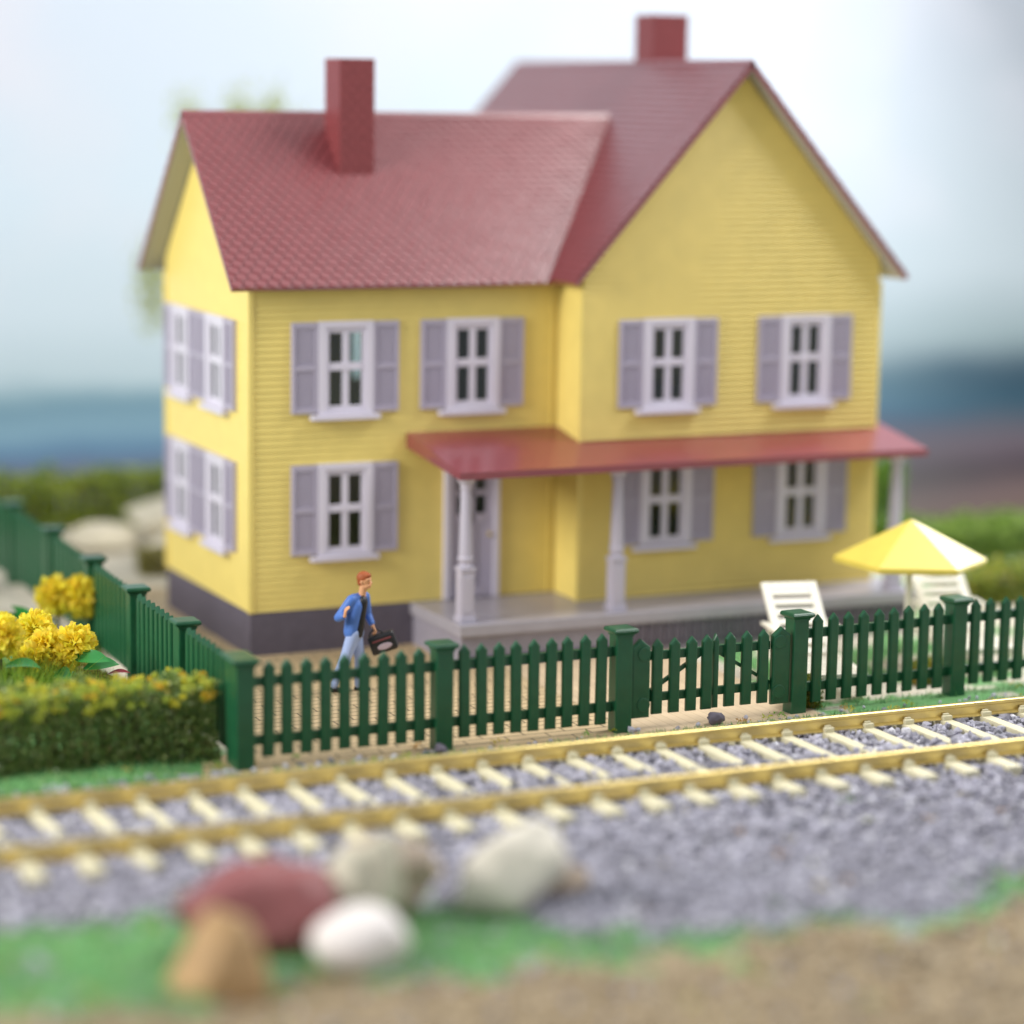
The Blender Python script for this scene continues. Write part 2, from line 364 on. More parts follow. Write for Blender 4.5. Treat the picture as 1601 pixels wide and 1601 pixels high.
# foreground rocks
rock('rock', (-4.38, -13.15, GZ+.38), (1.75, 1.3, .95), R(5), 'rock_red', 'dark red rock resting on the orange rock in the grass', seed=2, tilt=(R(10), R(-14)), rough=.3)
rock('rock', (-5.22, -14.3, GZ+.14), (.86, .95, 1.2), R(35), 'rock_orange', 'orange tan rock at the bottom edge, under the dark red rock', seed=52, rough=.2, tilt=(0, R(12)))
rock('rock', (-2.84, -12.75, GZ+.44), (1.1, 1.1, 1.1), R(30), 'rock_tan', 'grey tan rock leaning behind the cream rock', seed=5, tilt=(R(-12), R(38)), rough=.3)
rock('rock', (-3.32, -13.05, GZ+.42), (1.05, 1.0, 1.4), R(-15), 'rock_cream', 'cream yellowish rock between the dark red and grey tan rocks', seed=7, tilt=(R(15), R(14)), rough=.3)
rock('rock', (-3.74, -14.15, GZ+.24), (1.0, .9, .70), R(-12), 'rock_white', 'smooth pinkish white oval rock lying in front of the cream rock', seed=8, rough=.08, tilt=(0, R(-8)))
rock('rock', (-1.56, -12.95, GZ+.40), (1.55, 1.0, .86), R(8), 'rock_pale', 'large pale rock with a grey underside, between gravel and grass', seed=44, tilt=(R(5), R(-32)), rough=.16)
rock('rock', (-.72, -12.75, GZ+.14), (.55, .45, .38), R(20), 'rock_tan', 'small tan stone on the gravel beside the large pale rock', seed=13)
# boulders behind the left fence
rock('boulder', (2.3, 10.9, GZ+.35), (2.3, 1.9, 1.05), R(15), 'boulder', 'large pale flat topped boulder beside the back corner of the house', 'boulder', seed=21, rough=.15)
rock('boulder', (1.55, 8.6, GZ+.22), (1.7, 1.4, .8), R(40), 'boulder', 'pale boulder lying in front of the largest boulder near the house wall', 'boulder', seed=22, rough=.15)
rock('boulder', (.35, 10.0, GZ+.2), (1.7, 1.2, .7), R(-10), 'boulder', 'low pale boulder just behind the green side fence', 'boulder', seed=23, rough=.15)
rock('stone', (4.62, -6.52, GZ+.09), (.26, .2, .24), R(10), 'stone', 'dark grey pebble lying in front of the gate', 'stone', seed=31, sub=3, rough=.3)
rock('stone', (.38, -6.62, GZ+.06), (.24, .18, .16), R(10), 'stone', 'dark grey pebble lying at the foot of the front fence', 'stone', seed=32, sub=3, rough=.3)
rock('stone', (-3.6, 6.6, GZ+.3), (1.6, 2.0, .9), R(10), 'rock_pale', 'whitish stone at the left edge outside the side fence', 'boulder', seed=33, rough=.15)

# ------------------------------------------------------------------ railway track
track = empty('railway_track', (0, -8.7, GZ), 0, 'brass railed model railway track on cream sleepers running in front of the fence', 'railway track')
def rail_bm():
    bm = bmesh.new(); z = GZ+.10-GZ
    pr = [(-.075, .10), (.075, .10), (.075, .118), (.018, .135), (.018, .235), (.04, .25), (.04, .292), (.03, .30), (-.03, .30), (-.04, .292), (-.04, .25), (-.018, .235), (-.018, .135), (-.075, .118)]
    prism(bm, [(-14, y, z_) for y, z_ in pr], (30, 0, 0)); return bm
for y in (-9.73, -7.72):
    r_ = mk('rail', rail_bm(), 'rail', track, loc=(0, y+8.7, 0))
def sleeper_bm():
    bm = bmesh.new(); box(bm, -.092, .092, -1.15, 1.46, -.05, .10, .02); box(bm, -.118, .118, -1.64, -1.13, -.06, .115, .03); return bm
def chair_bm(s):
    bm = bmesh.new()
    box(bm, -.075, .075, -.115, -.045, .095, .165, .014); box(bm, -.075, .075, .045, .115, .095, .165, .014)
    box(bm, -.045, .045, -.075, -.03, .12, .19, .01); box(bm, -.045, .045, .03, .075, .12, .19, .01)
    return bm
sl = mk('sleeper', sleeper_bm(), 'sleeper', track)
ch = mk('rail_chair', chair_bm(0), 'sleeper', sl, loc=(0, -1.03, 0))
ch2 = ch.copy(); COL.objects.link(ch2); ch2.location = (0, .98, 0); ch2.parent = sl
first = True; sx = SX0
while sx < 12.5:
    if sx > -8.6:
        c = sl if first else copy_tree(sl, track)
        first = False
        c.location = (sx, random.uniform(-.02, .02), 0); c.rotation_euler = (0, 0, random.uniform(-.012, .012))
    sx += SP

# ------------------------------------------------------------------ fence
def picket_mesh(wd, z0, z1, th=.075, tip=.10):
    bm = bmesh.new(); h = wd/2
    prism(bm, [(-h, -th, z0), (h, -th, z0), (h, -th, z1-tip), (0, -th, z1), (-h, -th, z1-tip)], (0, th*.9, 0))
    fr = [e for e in bm.edges if all(abs(v.co.y+th) < 1e-5 for v in e.verts)]
    bmesh.ops.bevel(bm, geom=fr, offset=.03, segments=2, affect='EDGES', profile=.5)
    me = bpy.data.meshes.new('picket'); bm.to_mesh(me); bm.free(); me.materials.append(M['fence']); return me
ME_P = picket_mesh(.158, .14, 1.42, tip=.09)
ME_GP = picket_mesh(.160, .20, 1.27, tip=.09)
def post_mesh():
    bm = bmesh.new(); box(bm, -.125, .125, -.125, .125, -.02, 1.38, .022)
    me = bpy.data.meshes.new('post'); bm.to_mesh(me); bm.free(); me.materials.append(M['fence']); return me
def cap_mesh():
    bm = bmesh.new(); a = .135; b_ = .185
    box(bm, -a, a, -a, a, 1.36, 1.385, .004)
    v = []
    for r_, z in ((.13, 1.383), (b_, 1.425), (b_, 1.455), (.165, 1.475)):
        v.append([bm.verts.new((sx_*r_, sy_*r_, z)) for sx_, sy_ in ((-1, -1), (1, -1), (1, 1), (-1, 1))])
    for p, q in zip(v, v[1:]):
        for i in range(4): bm.faces.new((p[i], p[(i+1) % 4], q[(i+1) % 4], q[i]))
    bm.faces.new(v[0][::-1]); bm.faces.new(v[-1])
    bmesh.ops.bevel(bm, geom=[e for e in bm.edges if min(x.co.z for x in e.verts) > 1.4], offset=.008, segments=2, affect='EDGES')
    me = bpy.data.meshes.new('post_cap'); bm.to_mesh(me); bm.free(); me.materials.append(M['fence']); return me
ME_POST, ME_CAP = post_mesh(), cap_mesh()
def rail_mesh(L_, z0, z1, name='fence_rail'):
    bm = bmesh.new(); box(bm, 0, L_, 0, .07, z0, z1, .012)
    me = bpy.data.meshes.new(name); bm.to_mesh(me); bm.free(); me.materials.append(M['fence']); return me
def fence(pts, label, extra_end=None, npk=9):
    """posts at pts (world xy), panels between consecutive posts"""
    a = Vector(pts[0]); root = empty('picket_fence', (a.x, a.y, GZ), 0, label, 'fence', 'green picket fence sections around the yard')
    inv = a
    for i, p in enumerate(pts):
        d = (Vector(pts[min(i+1, len(pts)-1)])-Vector(pts[max(i-1, 0)]) if len(pts) > 1 else Vector((1, 0)))
        if i == len(pts)-1 and extra_end is not None and len(pts) > 1: pass
        an = math.atan2(d.y, d.x) if len(pts) > 1 else 0
        if not (extra_end and i == len(pts)-1):
            po = link('post', ME_POST, root); po.location = (p[0]-inv.x, p[1]-inv.y, 0); po.rotation_euler = (R(random.uniform(-.6, .6)), R(random.uniform(-.6, .6)), an)
            link('post_cap', ME_CAP, po)
    for p, q in zip(pts, pts[1:]):
        p, q = Vector(p), Vector(q); d = q-p; Ln = d.length; an = math.atan2(d.y, d.x); u = d/Ln
        for z0, z1 in ((.29, .425), (1.07, 1.205)):
            rr = link('fence_rail', rail_mesh(Ln-.26, z0, z1), root); s = p+u*.13-inv; rr.location = (s.x, s.y, 0); rr.rotation_euler = (0, 0, an)
        for k in range(npk):
            t = .13+(Ln-.26)*(k+.75)/(npk+.5); s = p+u*t-inv
            pk = link('picket', ME_P, root); pk.location = (s.x, s.y, random.uniform(-.006, .006)); pk.rotation_euler = (0, R(random.uniform(-.7, .7)), an)
    return root
FY = -6.36
fence([(-2.3, FY), (.5, FY), (3.19, FY)], 'green picket fence from the front left corner post to the gate')
fence([(6.04, -6.28), (8.84, -6.15), (11.65, -6.05)], 'green picket fence running right from the gate in front of the parasol', None)
fence([(-2.27, 12.6), (-2.2+.0, 9.95), (-1.93, 7.2), (-1.97, 4.34), (-2.08, 1.45), (-2.17, -1.15), (-2.24, -3.72), (-2.28, FY+.27)][::1], 'long green side fence receding to the left beside the yellow flowers')
def gate(flip, x_hinge, label):
    s = -1 if flip else 1
    root = empty('garden_gate', (x_hinge, FY+(.03 if not flip else .07), GZ), 0, label, 'gate', 'pair of garden gate leaves')
    bw = .15
    me = picket_mesh(.29, .17, 1.29, .09, .12); hb = link('hinge_board', me, root, (s*bw, 0, 0))
    for z in (.36, 1.08):
        bm = bmesh.new(); lathe(bm, [(.10, 0), (.10, .016), (.09, .022)], 20)
        for v in bm.verts: v.co = Vector((v.co.x, -v.co.z, v.co.y))
        bmesh.ops.recalc_face_normals(bm, faces=bm.faces)
        mk('hinge_disc', bm, 'fence', hb, loc=(s*.04, -.085, z))
    n = 4; W = 1.27
    for z0, z1 in ((.37, .49), (.96, 1.085)):
        rr = link('gate_rail', rail_mesh(W-.29, z0, z1, 'gate_rail'), root, (.29 if s > 0 else -W, 0, 0))
    for k in range(n):
        x = s*(.29+.05+.27*(k+.32)); 
        if k == 3 and flip: 
            me3 = picket_mesh(.09, .20, 1.27); link('picket', me3, root, (s*1.20, 0, 0)); continue
        link('picket', ME_GP, root, (x if k < 3 else s*1.21, 0, 0))
    bm = bmesh.new(); bar(bm, (s*.27, .03, .47), (s*1.16, .03, 1.0), .05, .05, (0, 1, 0)); mk('diagonal_brace', bm, 'fence', root)
    return root
gate(False, 3.33, 'left leaf of the green garden gate, its brace rising to the right')
gate(True, 5.90, 'right leaf of the green garden gate, its brace falling to the right')

# ------------------------------------------------------------------ house
house = empty('farmhouse', (0, 0, 0), 0, 'yellow clapboard farmhouse with red roofs, lilac shutters and a front porch', 'house')
D, XW, WP, XR = 4.26, 5.2, -.89, 10.66
EZ = 5.02
def lap_wall(name, p0, u, nrm, umin, umax, z0, ztop, holes, th=.10, bd=.104, lift=.025):
    """lapped boards: umin/umax functions of z give the board's ends; holes = (u0,u1,z0,z1)"""
    bm = bmesh.new(); p0 = Vector(p0); u = Vector(u); n = Vector(nrm); z = z0
    def quadbox(a0, a1, b0, b1, za, zb):
        # bottom edge proud, top edge tucked under the next board
        P = lambda uu, zz, off: p0+u*uu+n*off+Vector((0, 0, zz))
        v = [bm.verts.new(P(a0, za, lift)), bm.verts.new(P(a1, za, lift)), bm.verts.new(P(b1, zb, .004)), bm.verts.new(P(b0, zb, .004)),
             bm.verts.new(P(a0, za, -th)), bm.verts.new(P(a1, za, -th)), bm.verts.new(P(b1, zb, -th)), bm.verts.new(P(b0, zb, -th))]
        for f in ((0, 1, 2, 3), (5, 4, 7, 6), (4, 5, 1, 0), (1, 5, 6, 2), (3, 2, 6, 7), (4, 0, 3, 7)): bm.faces.new([v[i] for i in f])
    while z < ztop-1e-4:
        zt = min(z+bd, ztop); a0, a1, b0, b1 = umin(z), umax(z), umin(zt), umax(zt)
        if b1 < b0: b0 = b1 = (b0+b1)/2
        hs = sorted([h for h in holes if h[2] < zt-.02 and h[3] > z+.02])
        cur_a, cur_b = a0, b0
        for h in hs:
            quadbox(cur_a, h[0], cur_b, h[0], z, zt); cur_a = cur_b = h[1]
        quadbox(cur_a, a1, cur_b, b1, z, zt); z = zt
    bmesh.ops.recalc_face_normals(bm, faces=bm.faces)
    return mk(name, bm, 'yellow', house)
SH, FW = .43, .91     # shutter width, frame width
ZT1, ZT2, DZ = 4.50, 2.28, 1.445
wins = []            # (wall, u centre, ztop)
front_l = [(0.65+.885, ZT1), (2.80+.885, ZT1), (0.65+.885, ZT2)]
front_r = [(5.83+.885, ZT1), (8.36+.885, ZT1), (5.83+.885, ZT2), (8.36+.885, ZT2)]
left_w = [(1.48, ZT1), (3.28, ZT1), (1.48, ZT2), (3.28, ZT2)]
def hole(c, zt): return (c-.30, c+.30, zt-DZ+.10, zt-.14)
dx0, dx1 = 3.22, 4.18
lap_wall('front_wall', (0, 0, 0), (1, 0, 0), (0, -1, 0), lambda z: 0, lambda z: XW, 0, EZ, [hole(*c) for c in front_l]+[(dx0+.1, dx1-.1, -.1, 2.25)])
rs = 2.58/2.43       # left roof slope
lap_wall('side_wall', (0, 0, 0), (0, 1, 0), (-1, 0, 0), lambda z: 0 if z < EZ+.2 else (z-EZ-.2)/rs, lambda z: D if z < EZ+.2 else D-(z-EZ-.2)/rs, 0, 7.42, [hole(*c) for c in left_w])
XC = (XW+XR)/2+.04; ws = 3.45/3.07
ZP = 8.55
def gmin(z): return max(XW, XC-(ZP-.16-z)/ws)
def gmax(z): return min(XR, XC+(ZP-.16-z)/ws)
lap_wall('gable_wall', (0, WP, 0), (1, 0, 0), (0, -1, 0), gmin, gmax, 0, 8.36, [hole(*c) for c in front_r], lift=.055)
lap_wall('return_wall', (XW, WP, 0), (0, 1, 0), (-1, 0, 0), lambda z: 0, lambda z: -WP, 0, 5.2, [])
YB = 7.4
lap_wall('end_wall', (XR, WP, 0), (0, 1, 0), (1, 0, 0), lambda z: 0, lambda z: YB-WP, 0, 5.2, [])
lap_wall('rear_wall', (0, D, 0), (1, 0, 0), (0, 1, 0), lambda z: 0, lambda z: XW, 0, EZ+.1, [hole(1.5, ZT1), hole(3.6, ZT1)])
lap_wall('rear_gable_wall', (0, YB, 0), (1, 0, 0), (0, 1, 0), gmin, gmax, 0, 8.36, [hole(7.0, ZT1), hole(9.2, ZT1)])
lap_wall('rear_return_wall', (XW, D, 0), (0, 1, 0), (-1, 0, 0), lambda z: 0, lambda z: YB-D, 0, 5.2, [])
# corner boards
for x, y in ((0, 0), (XW, WP), (XR, WP), (0, D)):
    mk('corner_board', boxm(x-.042, x+.042, y-.042, y+.042, -.01, 5.0, .006), 'yellow', house)
mk('corner_board', boxm(XW-.13, XW-.09, -.045, .0, 0, 5.0), 'yellow', house)
# interior floors (keep the rooms dark and closed)
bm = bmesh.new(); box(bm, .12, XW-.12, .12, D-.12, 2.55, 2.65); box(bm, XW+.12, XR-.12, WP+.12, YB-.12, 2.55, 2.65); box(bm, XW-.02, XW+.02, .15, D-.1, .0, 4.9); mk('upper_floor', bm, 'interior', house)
# foundation
bm = bmesh.new(); box(bm, -.015, XW+.3, .0-.015, D+.015, GZ-.05, 0.0, .012); box(bm, XW+.01, XR+.015, WP+.02, YB+.015, GZ-.05, -.002, .012); mk('foundation', bm, 'stone', house)

def window(c, zt, wall, see=None):
    """casing, sash, sill, pane; local x along the wall, outward is -y"""
    if wall == 'front': loc, rz = (c, 0, 0), 0
    elif wall == 'wing': loc, rz = (c, WP, 0), 0
    else: loc, rz = (0, c, 0), R(-90)
    zb = zt-DZ; w2 = FW/2
    bm = bmesh.new()
    o_ = -.10
    # casing
    for a, b_, z0, z1 in ((-w2, -w2+.13, zb, zt), (w2-.13, w2, zb, zt), (-w2+.13, w2-.13, zt-.10, zt), (-w2+.13, w2-.13, zb, zb+.05)):
        box(bm, a, b_, o_, .02, z0, z1, .007)
    wd = mk('window', bm, 'trim', house, loc=loc); wd.rotation_euler = (0, 0, rz)
    bm = bmesh.new(); i = w2-.13
    for a, b_, z0, z1, dy in ((-i, -i+.055, zb+.05, zt-.10, 0), (i-.055, i, zb+.05, zt-.10, 0), (-.055, .055, zb+.05, zt-.10, .006), (-i+.05, i-.05, zt-.18, zt-.10, .003), (-i+.05, i-.05, zb+.05, zb+.13, .003), (-i+.05, i-.05, zb+.68, zb+.80, -.006)):
        box(bm, a, b_, -.065+dy, .005+dy, z0, z1, .006)
    mk('sash', bm, 'trim', wd)
    mk('sill', boxm(-w2-.13, w2+.10, -.16, -.02, zb-.085, zb-.004, .012), 'trim', wd)
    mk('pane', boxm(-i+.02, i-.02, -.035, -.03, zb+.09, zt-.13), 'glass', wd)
    return wd
def shutter_bm(z0, z1):
    bm = bmesh.new(); w2 = SH/2; d0 = -.085
    box(bm, -w2, w2, -.055, 0.02, z0, z1, .006)
    for a, b_ in ((-w2+.003, -w2+.06), (w2-.06, w2-.003)): box(bm, a, b_, d0, -.05, z0+.004, z1-.004, .006)
    for za, zb_ in ((z0+.004, z0+.09), (z1-.09, z1-.004), ((z0+z1)/2-.04, (z0+z1)/2+.04)): box(bm, -w2+.062, w2-.062, d0+.002, -.05, za, zb_, .005)
    # vertical reeds
    n = 6
    for k in range(n):
        x = -w2+.075+(SH-.15)*(k+.5)/n
        for za, zb_ in ((z0+.095, (z0+z1)/2-.045), ((z0+z1)/2+.045, z1-.095)): box(bm, x-.012, x+.012, -.066, -.052, za, zb_)
    return bm
def shutters(c, zt, wall):
    for s in (-1, 1):
        u = c+s*(FW/2+SH/2+.002)
        if wall == 'left': u = c+s*(FW/2+SH/2-.002)
        o_ = mk('shutter', shutter_bm(zt-DZ+.02, zt-.01), 'shutter', house)
        if wall == 'front': o_.location = (u, -.0, 0)
        elif wall == 'wing': o_.location = (u, WP, 0)
        else: o_.location = (-.002*s, u, 0); o_.rotation_euler = (0, 0, R(-90))
for c, zt in front_l: window(c, zt, 'front'); shutters(c, zt, 'front')
for c, zt in front_r: window(c, zt, 'wing'); shutters(c, zt, 'wing')
for c, zt in left_w: window(c, zt, 'left'); shutters(c, zt, 'left')
# door
bm = bmesh.new(); box(bm, dx0, dx0+.10, -.10, .02, .0, 2.3, .008); box(bm, dx1-.10, dx1, -.10, .02, .0, 2.3, .008); box(bm, dx0+.1, dx1-.1, -.10, .02, 2.2, 2.3, .008)
mk('door_frame', bm, 'trim', house)
bm = bmesh.new(); a, b_ = dx0+.105, dx1-.105; mid = (a+b_)/2
for x0, x1, z0, z1 in ((a, a+.12, .01, 2.19), (b_-.12, b_, .01, 2.19), (a+.12, b_-.12, 2.05, 2.19), (a+.12, b_-.12, 1.22, 1.36), (a+.12, b_-.12, .01, .2), (mid-.05, mid+.05, .2, 2.05), (a+.12, b_-.12, 1.66, 1.74)):
    box(bm, x0, x1, -.06, -.01, z0, z1, .004)
box(bm, a+.12, b_-.12, -.03, .0, .2, 1.22)
door = mk('door', bm, 'shutter', house)
mk('pane', boxm(a+.12, b_-.12, -.03, -.025, 1.36, 2.05), 'glass', door)
bm = bmesh.new(); bmesh.ops.create_icosphere(bm, subdivisions=2, radius=.035); mk('handle', bm, 'rail', door, True, (b_-.07, -.085, 1.02))

# roofs ------------------------------------------------
def roof_slope(parent, A, B, C, name_unused=None, row=.17, wd=.2, th=.035, raised=True):
    """shingles covering the plane A (eave start) -> B (eave end), A -> C (up slope)"""
    A, B, C = Vector(A), Vector(B), Vector(C); u = B-A; v = C-A; Lu, Lv = u.length, v.length; u.normalize(); v.normalize(); n = u.cross(v).normalized()
    if n.z < 0: n = -n
    V = []; F = []
    nr = int(Lv/row); rw = Lv/nr; nc = int(Lu/wd); cw = Lu/nc
    for r_ in range(nr):
        off = (r_ % 2)*.5
        for c in range(-1, nc+1):
            x0 = max(0, (c+off)*cw+.010); x1 = min(Lu, (c+off+1)*cw-.010)
            if x1-x0 < .02: continue
            y0 = r_*rw; y1 = min(Lv, y0+rw*1.45)
            lift = .023+random.uniform(-.003, .003)
            xm = (x0+x1)/2; ym = y0+rw*.42
            pt = lambda x, y, h: tuple(A+u*x+v*y+n*h)
            i = len(V)
            V += [pt(x0, ym, lift*.75), pt(xm, y0, lift), pt(x1, ym, lift*.75), pt(x1, y1, .003), pt(xm, y1, .003), pt(x0, y1, .003), pt(x0, ym, -.01), pt(xm, y0, -.01), pt(x1, ym, -.01)]
            F += [(i, i+1, i+4, i+5), (i+1, i+2, i+3, i+4), (i+6, i+7, i+1, i), (i+7, i+8, i+2, i+1)]
    return V, F
def plate(bm, A, B, Cp, th):
    A, B, Cp = Vector(A), Vector(B), Vector(Cp); n = (B-A).cross(Cp-A).normalized()
    if n.z < 0: n = -n
    prism(bm, [A, B, B+Cp-A, Cp], -n*th)
# left roof
xl, xr_ = -.40, 7.15; ye0, ye1 = -.33, D+.33; yr = D/2; ze = 5.05; zr = 7.64
def build_roof(name, slopes, soff_in, rowpar):
    bm = bmesh.new()
    for A, B, Cc in slopes: plate(bm, A, B, Cc, .075)
    rf = mk(name, bm, 'roof', house)
    Vs, Fs = [], []
    for A, B, Cc in slopes:
        V_, F_ = roof_slope(rf, A, B, Cc, **rowpar); k = len(Vs); Vs += V_; Fs += [tuple(i+k for i in f) for f in F_]
    from_np('shingles', Vs, Fs, 'roof', rf)
    # pale soffit boards under the overhangs
    bm = bmesh.new()
    for A, B, Cc in slopes:
        A, B, Cc = Vector(A), Vector(B), Vector(Cc); n = (B-A).cross(Cc-A).normalized(); n = -n if n.z < 0 else n
        u = (B-A).normalized(); v = (Cc-A).normalized(); o_ = -n*.077
        a, b_, c_ = A+u*.03+v*.03+o_, B-u*.03+v*.03+o_, Cc+u*.03-v*.06+o_
        prism(bm, [a, b_, b_+(c_-a), c_], -n*.015)
    mk('soffit', bm, 'soffit', rf)
    return rf
build_roof('roof', [((xl, ye0, ze), (xr_, ye0, ze), (xl, yr, zr)), ((xl, ye1, ze), (xr_, ye1, ze), (xl, yr, zr))], None, dict(row=.13, wd=.19))
# ridge caps
xe0, xe1 = XC-3.07, XC+3.07; zw = 5.10; yf, yb = -1.2, 7.75
build_roof('gable_roof', [((xe0, yf, zw), (xe0, yb, zw), (XC, yf, ZP)), ((xe1, yf, zw), (xe1, yb, zw), (XC, yf, ZP))], None, dict(row=.13, wd=.19))
bm = bmesh.new(); prism(bm, [(xl, yr-.06, zr-.035), (xl, yr, zr+.035), (xl, yr+.06, zr-.035)], (xr_-xl-.05, 0, 0)); mk('ridge_cap', bm, 'roof', house)
bm = bmesh.new(); prism(bm, [(XC-.06, yf, ZP-.035), (XC, yf, ZP+.035), (XC+.06, yf, ZP-.035)], (0, yb-yf, 0)); mk('ridge_cap', bm, 'roof', house)
# eave gutter line on the left block
# chimneys
def chimney(x0, x1, y0, y1, z0, z1):
    bm = bmesh.new(); box(bm, x0+.012, x1-.012, y0+.012, y1-.012, z0, z1-.01)
    h = .105; z = z0; r_ = 0
    while z < z1-.02:
        zt = min(z+h-.012, z1-.0)
        for (ax, p, q, fixed, out_) in (('x', x0, x1, y0, -1), ('x', x0, x1, y1, 1), ('y', y0, y1, x0, -1), ('y', y0, y1, x1, 1)):
            n = 3; w_ = (q-p)/n; off = (r_ % 2)*.5
            for k in range(-1, n):
                a_ = max(p+.0, p+(k+off)*w_+.006); b2 = min(q, p+(k+off+1)*w_-.006)
                if b2-a_ < .03: continue
                lo, hi = (fixed-.002, fixed+.03) if out_ < 0 else (fixed-.03, fixed+.002)
                if ax == 'x': box(bm, a_, b2, lo, hi, z, zt)
                else: box(bm, lo-.001, hi+.001, a_, b2, z+.001, zt-.001)
        z += h; r_ += 1
    c_ = mk('chimney', bm, 'brick', house)
    return c_
chimney(1.91, 2.50, 1.22, 1.88, 6.2, 8.52)
chimney(XC+.0-.02, XC+.66, 2.2, 2.85, 7.6, 9.35)
# porch -------------------------------------------------
PX0, PX1, PY = 2.66, 10.98, -2.02
bm = bmesh.new(); box(bm, PX0, PX1, PY, -.02, -.20, -.012, .02); mk('porch_floor', bm, 'porch', house)
pb = boxm(PX0+.06, PX1-.06, PY+.08, .5, GZ-.04, -.19); mk('porch_base', pb, 'porchside', house)
bm = bmesh.new()
x = 5.6
for k in range(34):
    box(bm, x, x+.085, PY+.03, PY+.10, -.52, -.24, .006); x += .155
box(bm, PX0+.1, PX1-.1, PY+.045, PY+.09, -.60, -.53); mk('porch_lattice', bm, 'stone', house)
def column(x, y):
    bm = bmesh.new()
    box(bm, -.135, .135, -.135, .135, -.01, .07, .01); box(bm, -.112, .112, -.112, .112, .065, .78, .012); box(bm, -.128, .128, -.128, .128, .78, .84, .01)
    for s in (-1, 1):     # raised panels of the pedestal
        box(bm, -.065, .065, s*.112-.012, s*.112+.012, .14, .70, .006); box(bm, s*.112-.012, s*.112+.012, -.065, .065, .141, .699, .006)
    lathe(bm, [(.12, .83), (.12, .87), (.09, .90), (.125, .95), (.125, .98), (.108, 1.01), (.085, 2.0), (.085, 2.05), (.105, 2.07), (.09, 2.10), (.15, 2.20), (.16, 2.26)], 20)
    box(bm, -.15, .15, -.15, .15, 2.24, 2.30, .006)
    return mk('porch_column', bm, 'post', house, loc=(x, y, 0))
for x in (2.87, 5.46, 10.60): column(x, -1.72)
# porch roof : wedge ends, sloping top
bm = bmesh.new()
rx0, rx1 = 2.58, 10.92; yb_, yf_ = 0.0, -2.14; zb_, zf_ = 2.72, 2.36
prism(bm, [(rx0, yb_, zb_), (rx0, yf_, zf_), (rx0, yf_, zf_-.11), (rx0, yb_, zb_-.24)], (rx1-rx0, 0, 0), 0)
pr = mk('porch_roof', bm, 'porch_roof', house)
bm = bmesh.new(); box(bm, rx0+.22, rx1-.22, yf_+.33, yf_+.43, 2.20, 2.30); mk('porch_beam', bm, 'trim', house)

# ------------------------------------------------------------------ parasol
um = empty('parasol', (9.42, -4.0, GZ), 0, 'yellow six sided parasol with a cream pole standing behind the right fence', 'parasol')
bm = bmesh.new(); Rr = 1.20; top = bm.verts.new((0, 0, 2.27)); n = 6; ph = R(-24.8+0)+R(-1.5)
ring = [bm.verts.new((Rr*math.cos(ph+k*math.pi/3), Rr*math.sin(ph+k*math.pi/3), 1.66)) for k in range(6)]
low = [bm.verts.new((v.co.x*.985, v.co.y*.985, 1.575)) for v in ring]
for k in range(6): bm.faces.new((top, ring[k], ring[(k+1) % 6])); bm.faces.new((ring[k], low[k], low[(k+1) % 6], ring[(k+1) % 6]))
bmesh.ops.recalc_face_normals(bm, faces=bm.faces)
bmesh.ops.solidify(bm, geom=bm.faces[:], thickness=.03)
bmesh.ops.bevel(bm, geom=[e for e in bm.edges if e.calc_face_angle(0) > .2], offset=.012, segments=2, affect='EDGES')
mk('canopy', bm, 'parasol', um)
bm = bmesh.new(); lathe(bm, [(.055, .05), (.05, 2.22)], 14); mk('pole', bm, 'white', um)
bm = bmesh.new(); lathe(bm, [(.32, 0), (.32, .05), (.12, .09), (.07, .14)], 20); mk('base', bm, 'white', um)
bm = bmesh.new()
for k in range(6):
    v = ring_dir = Vector((math.cos(ph+k*math.pi/3), math.sin(ph+k*math.pi/3), 0)); bar(bm, (v.x*.05, v.y*.05, 2.2), (v.x*1.1, v.y*1.1, 1.66), .03, .03)
mk('ribs', bm, 'white', um)

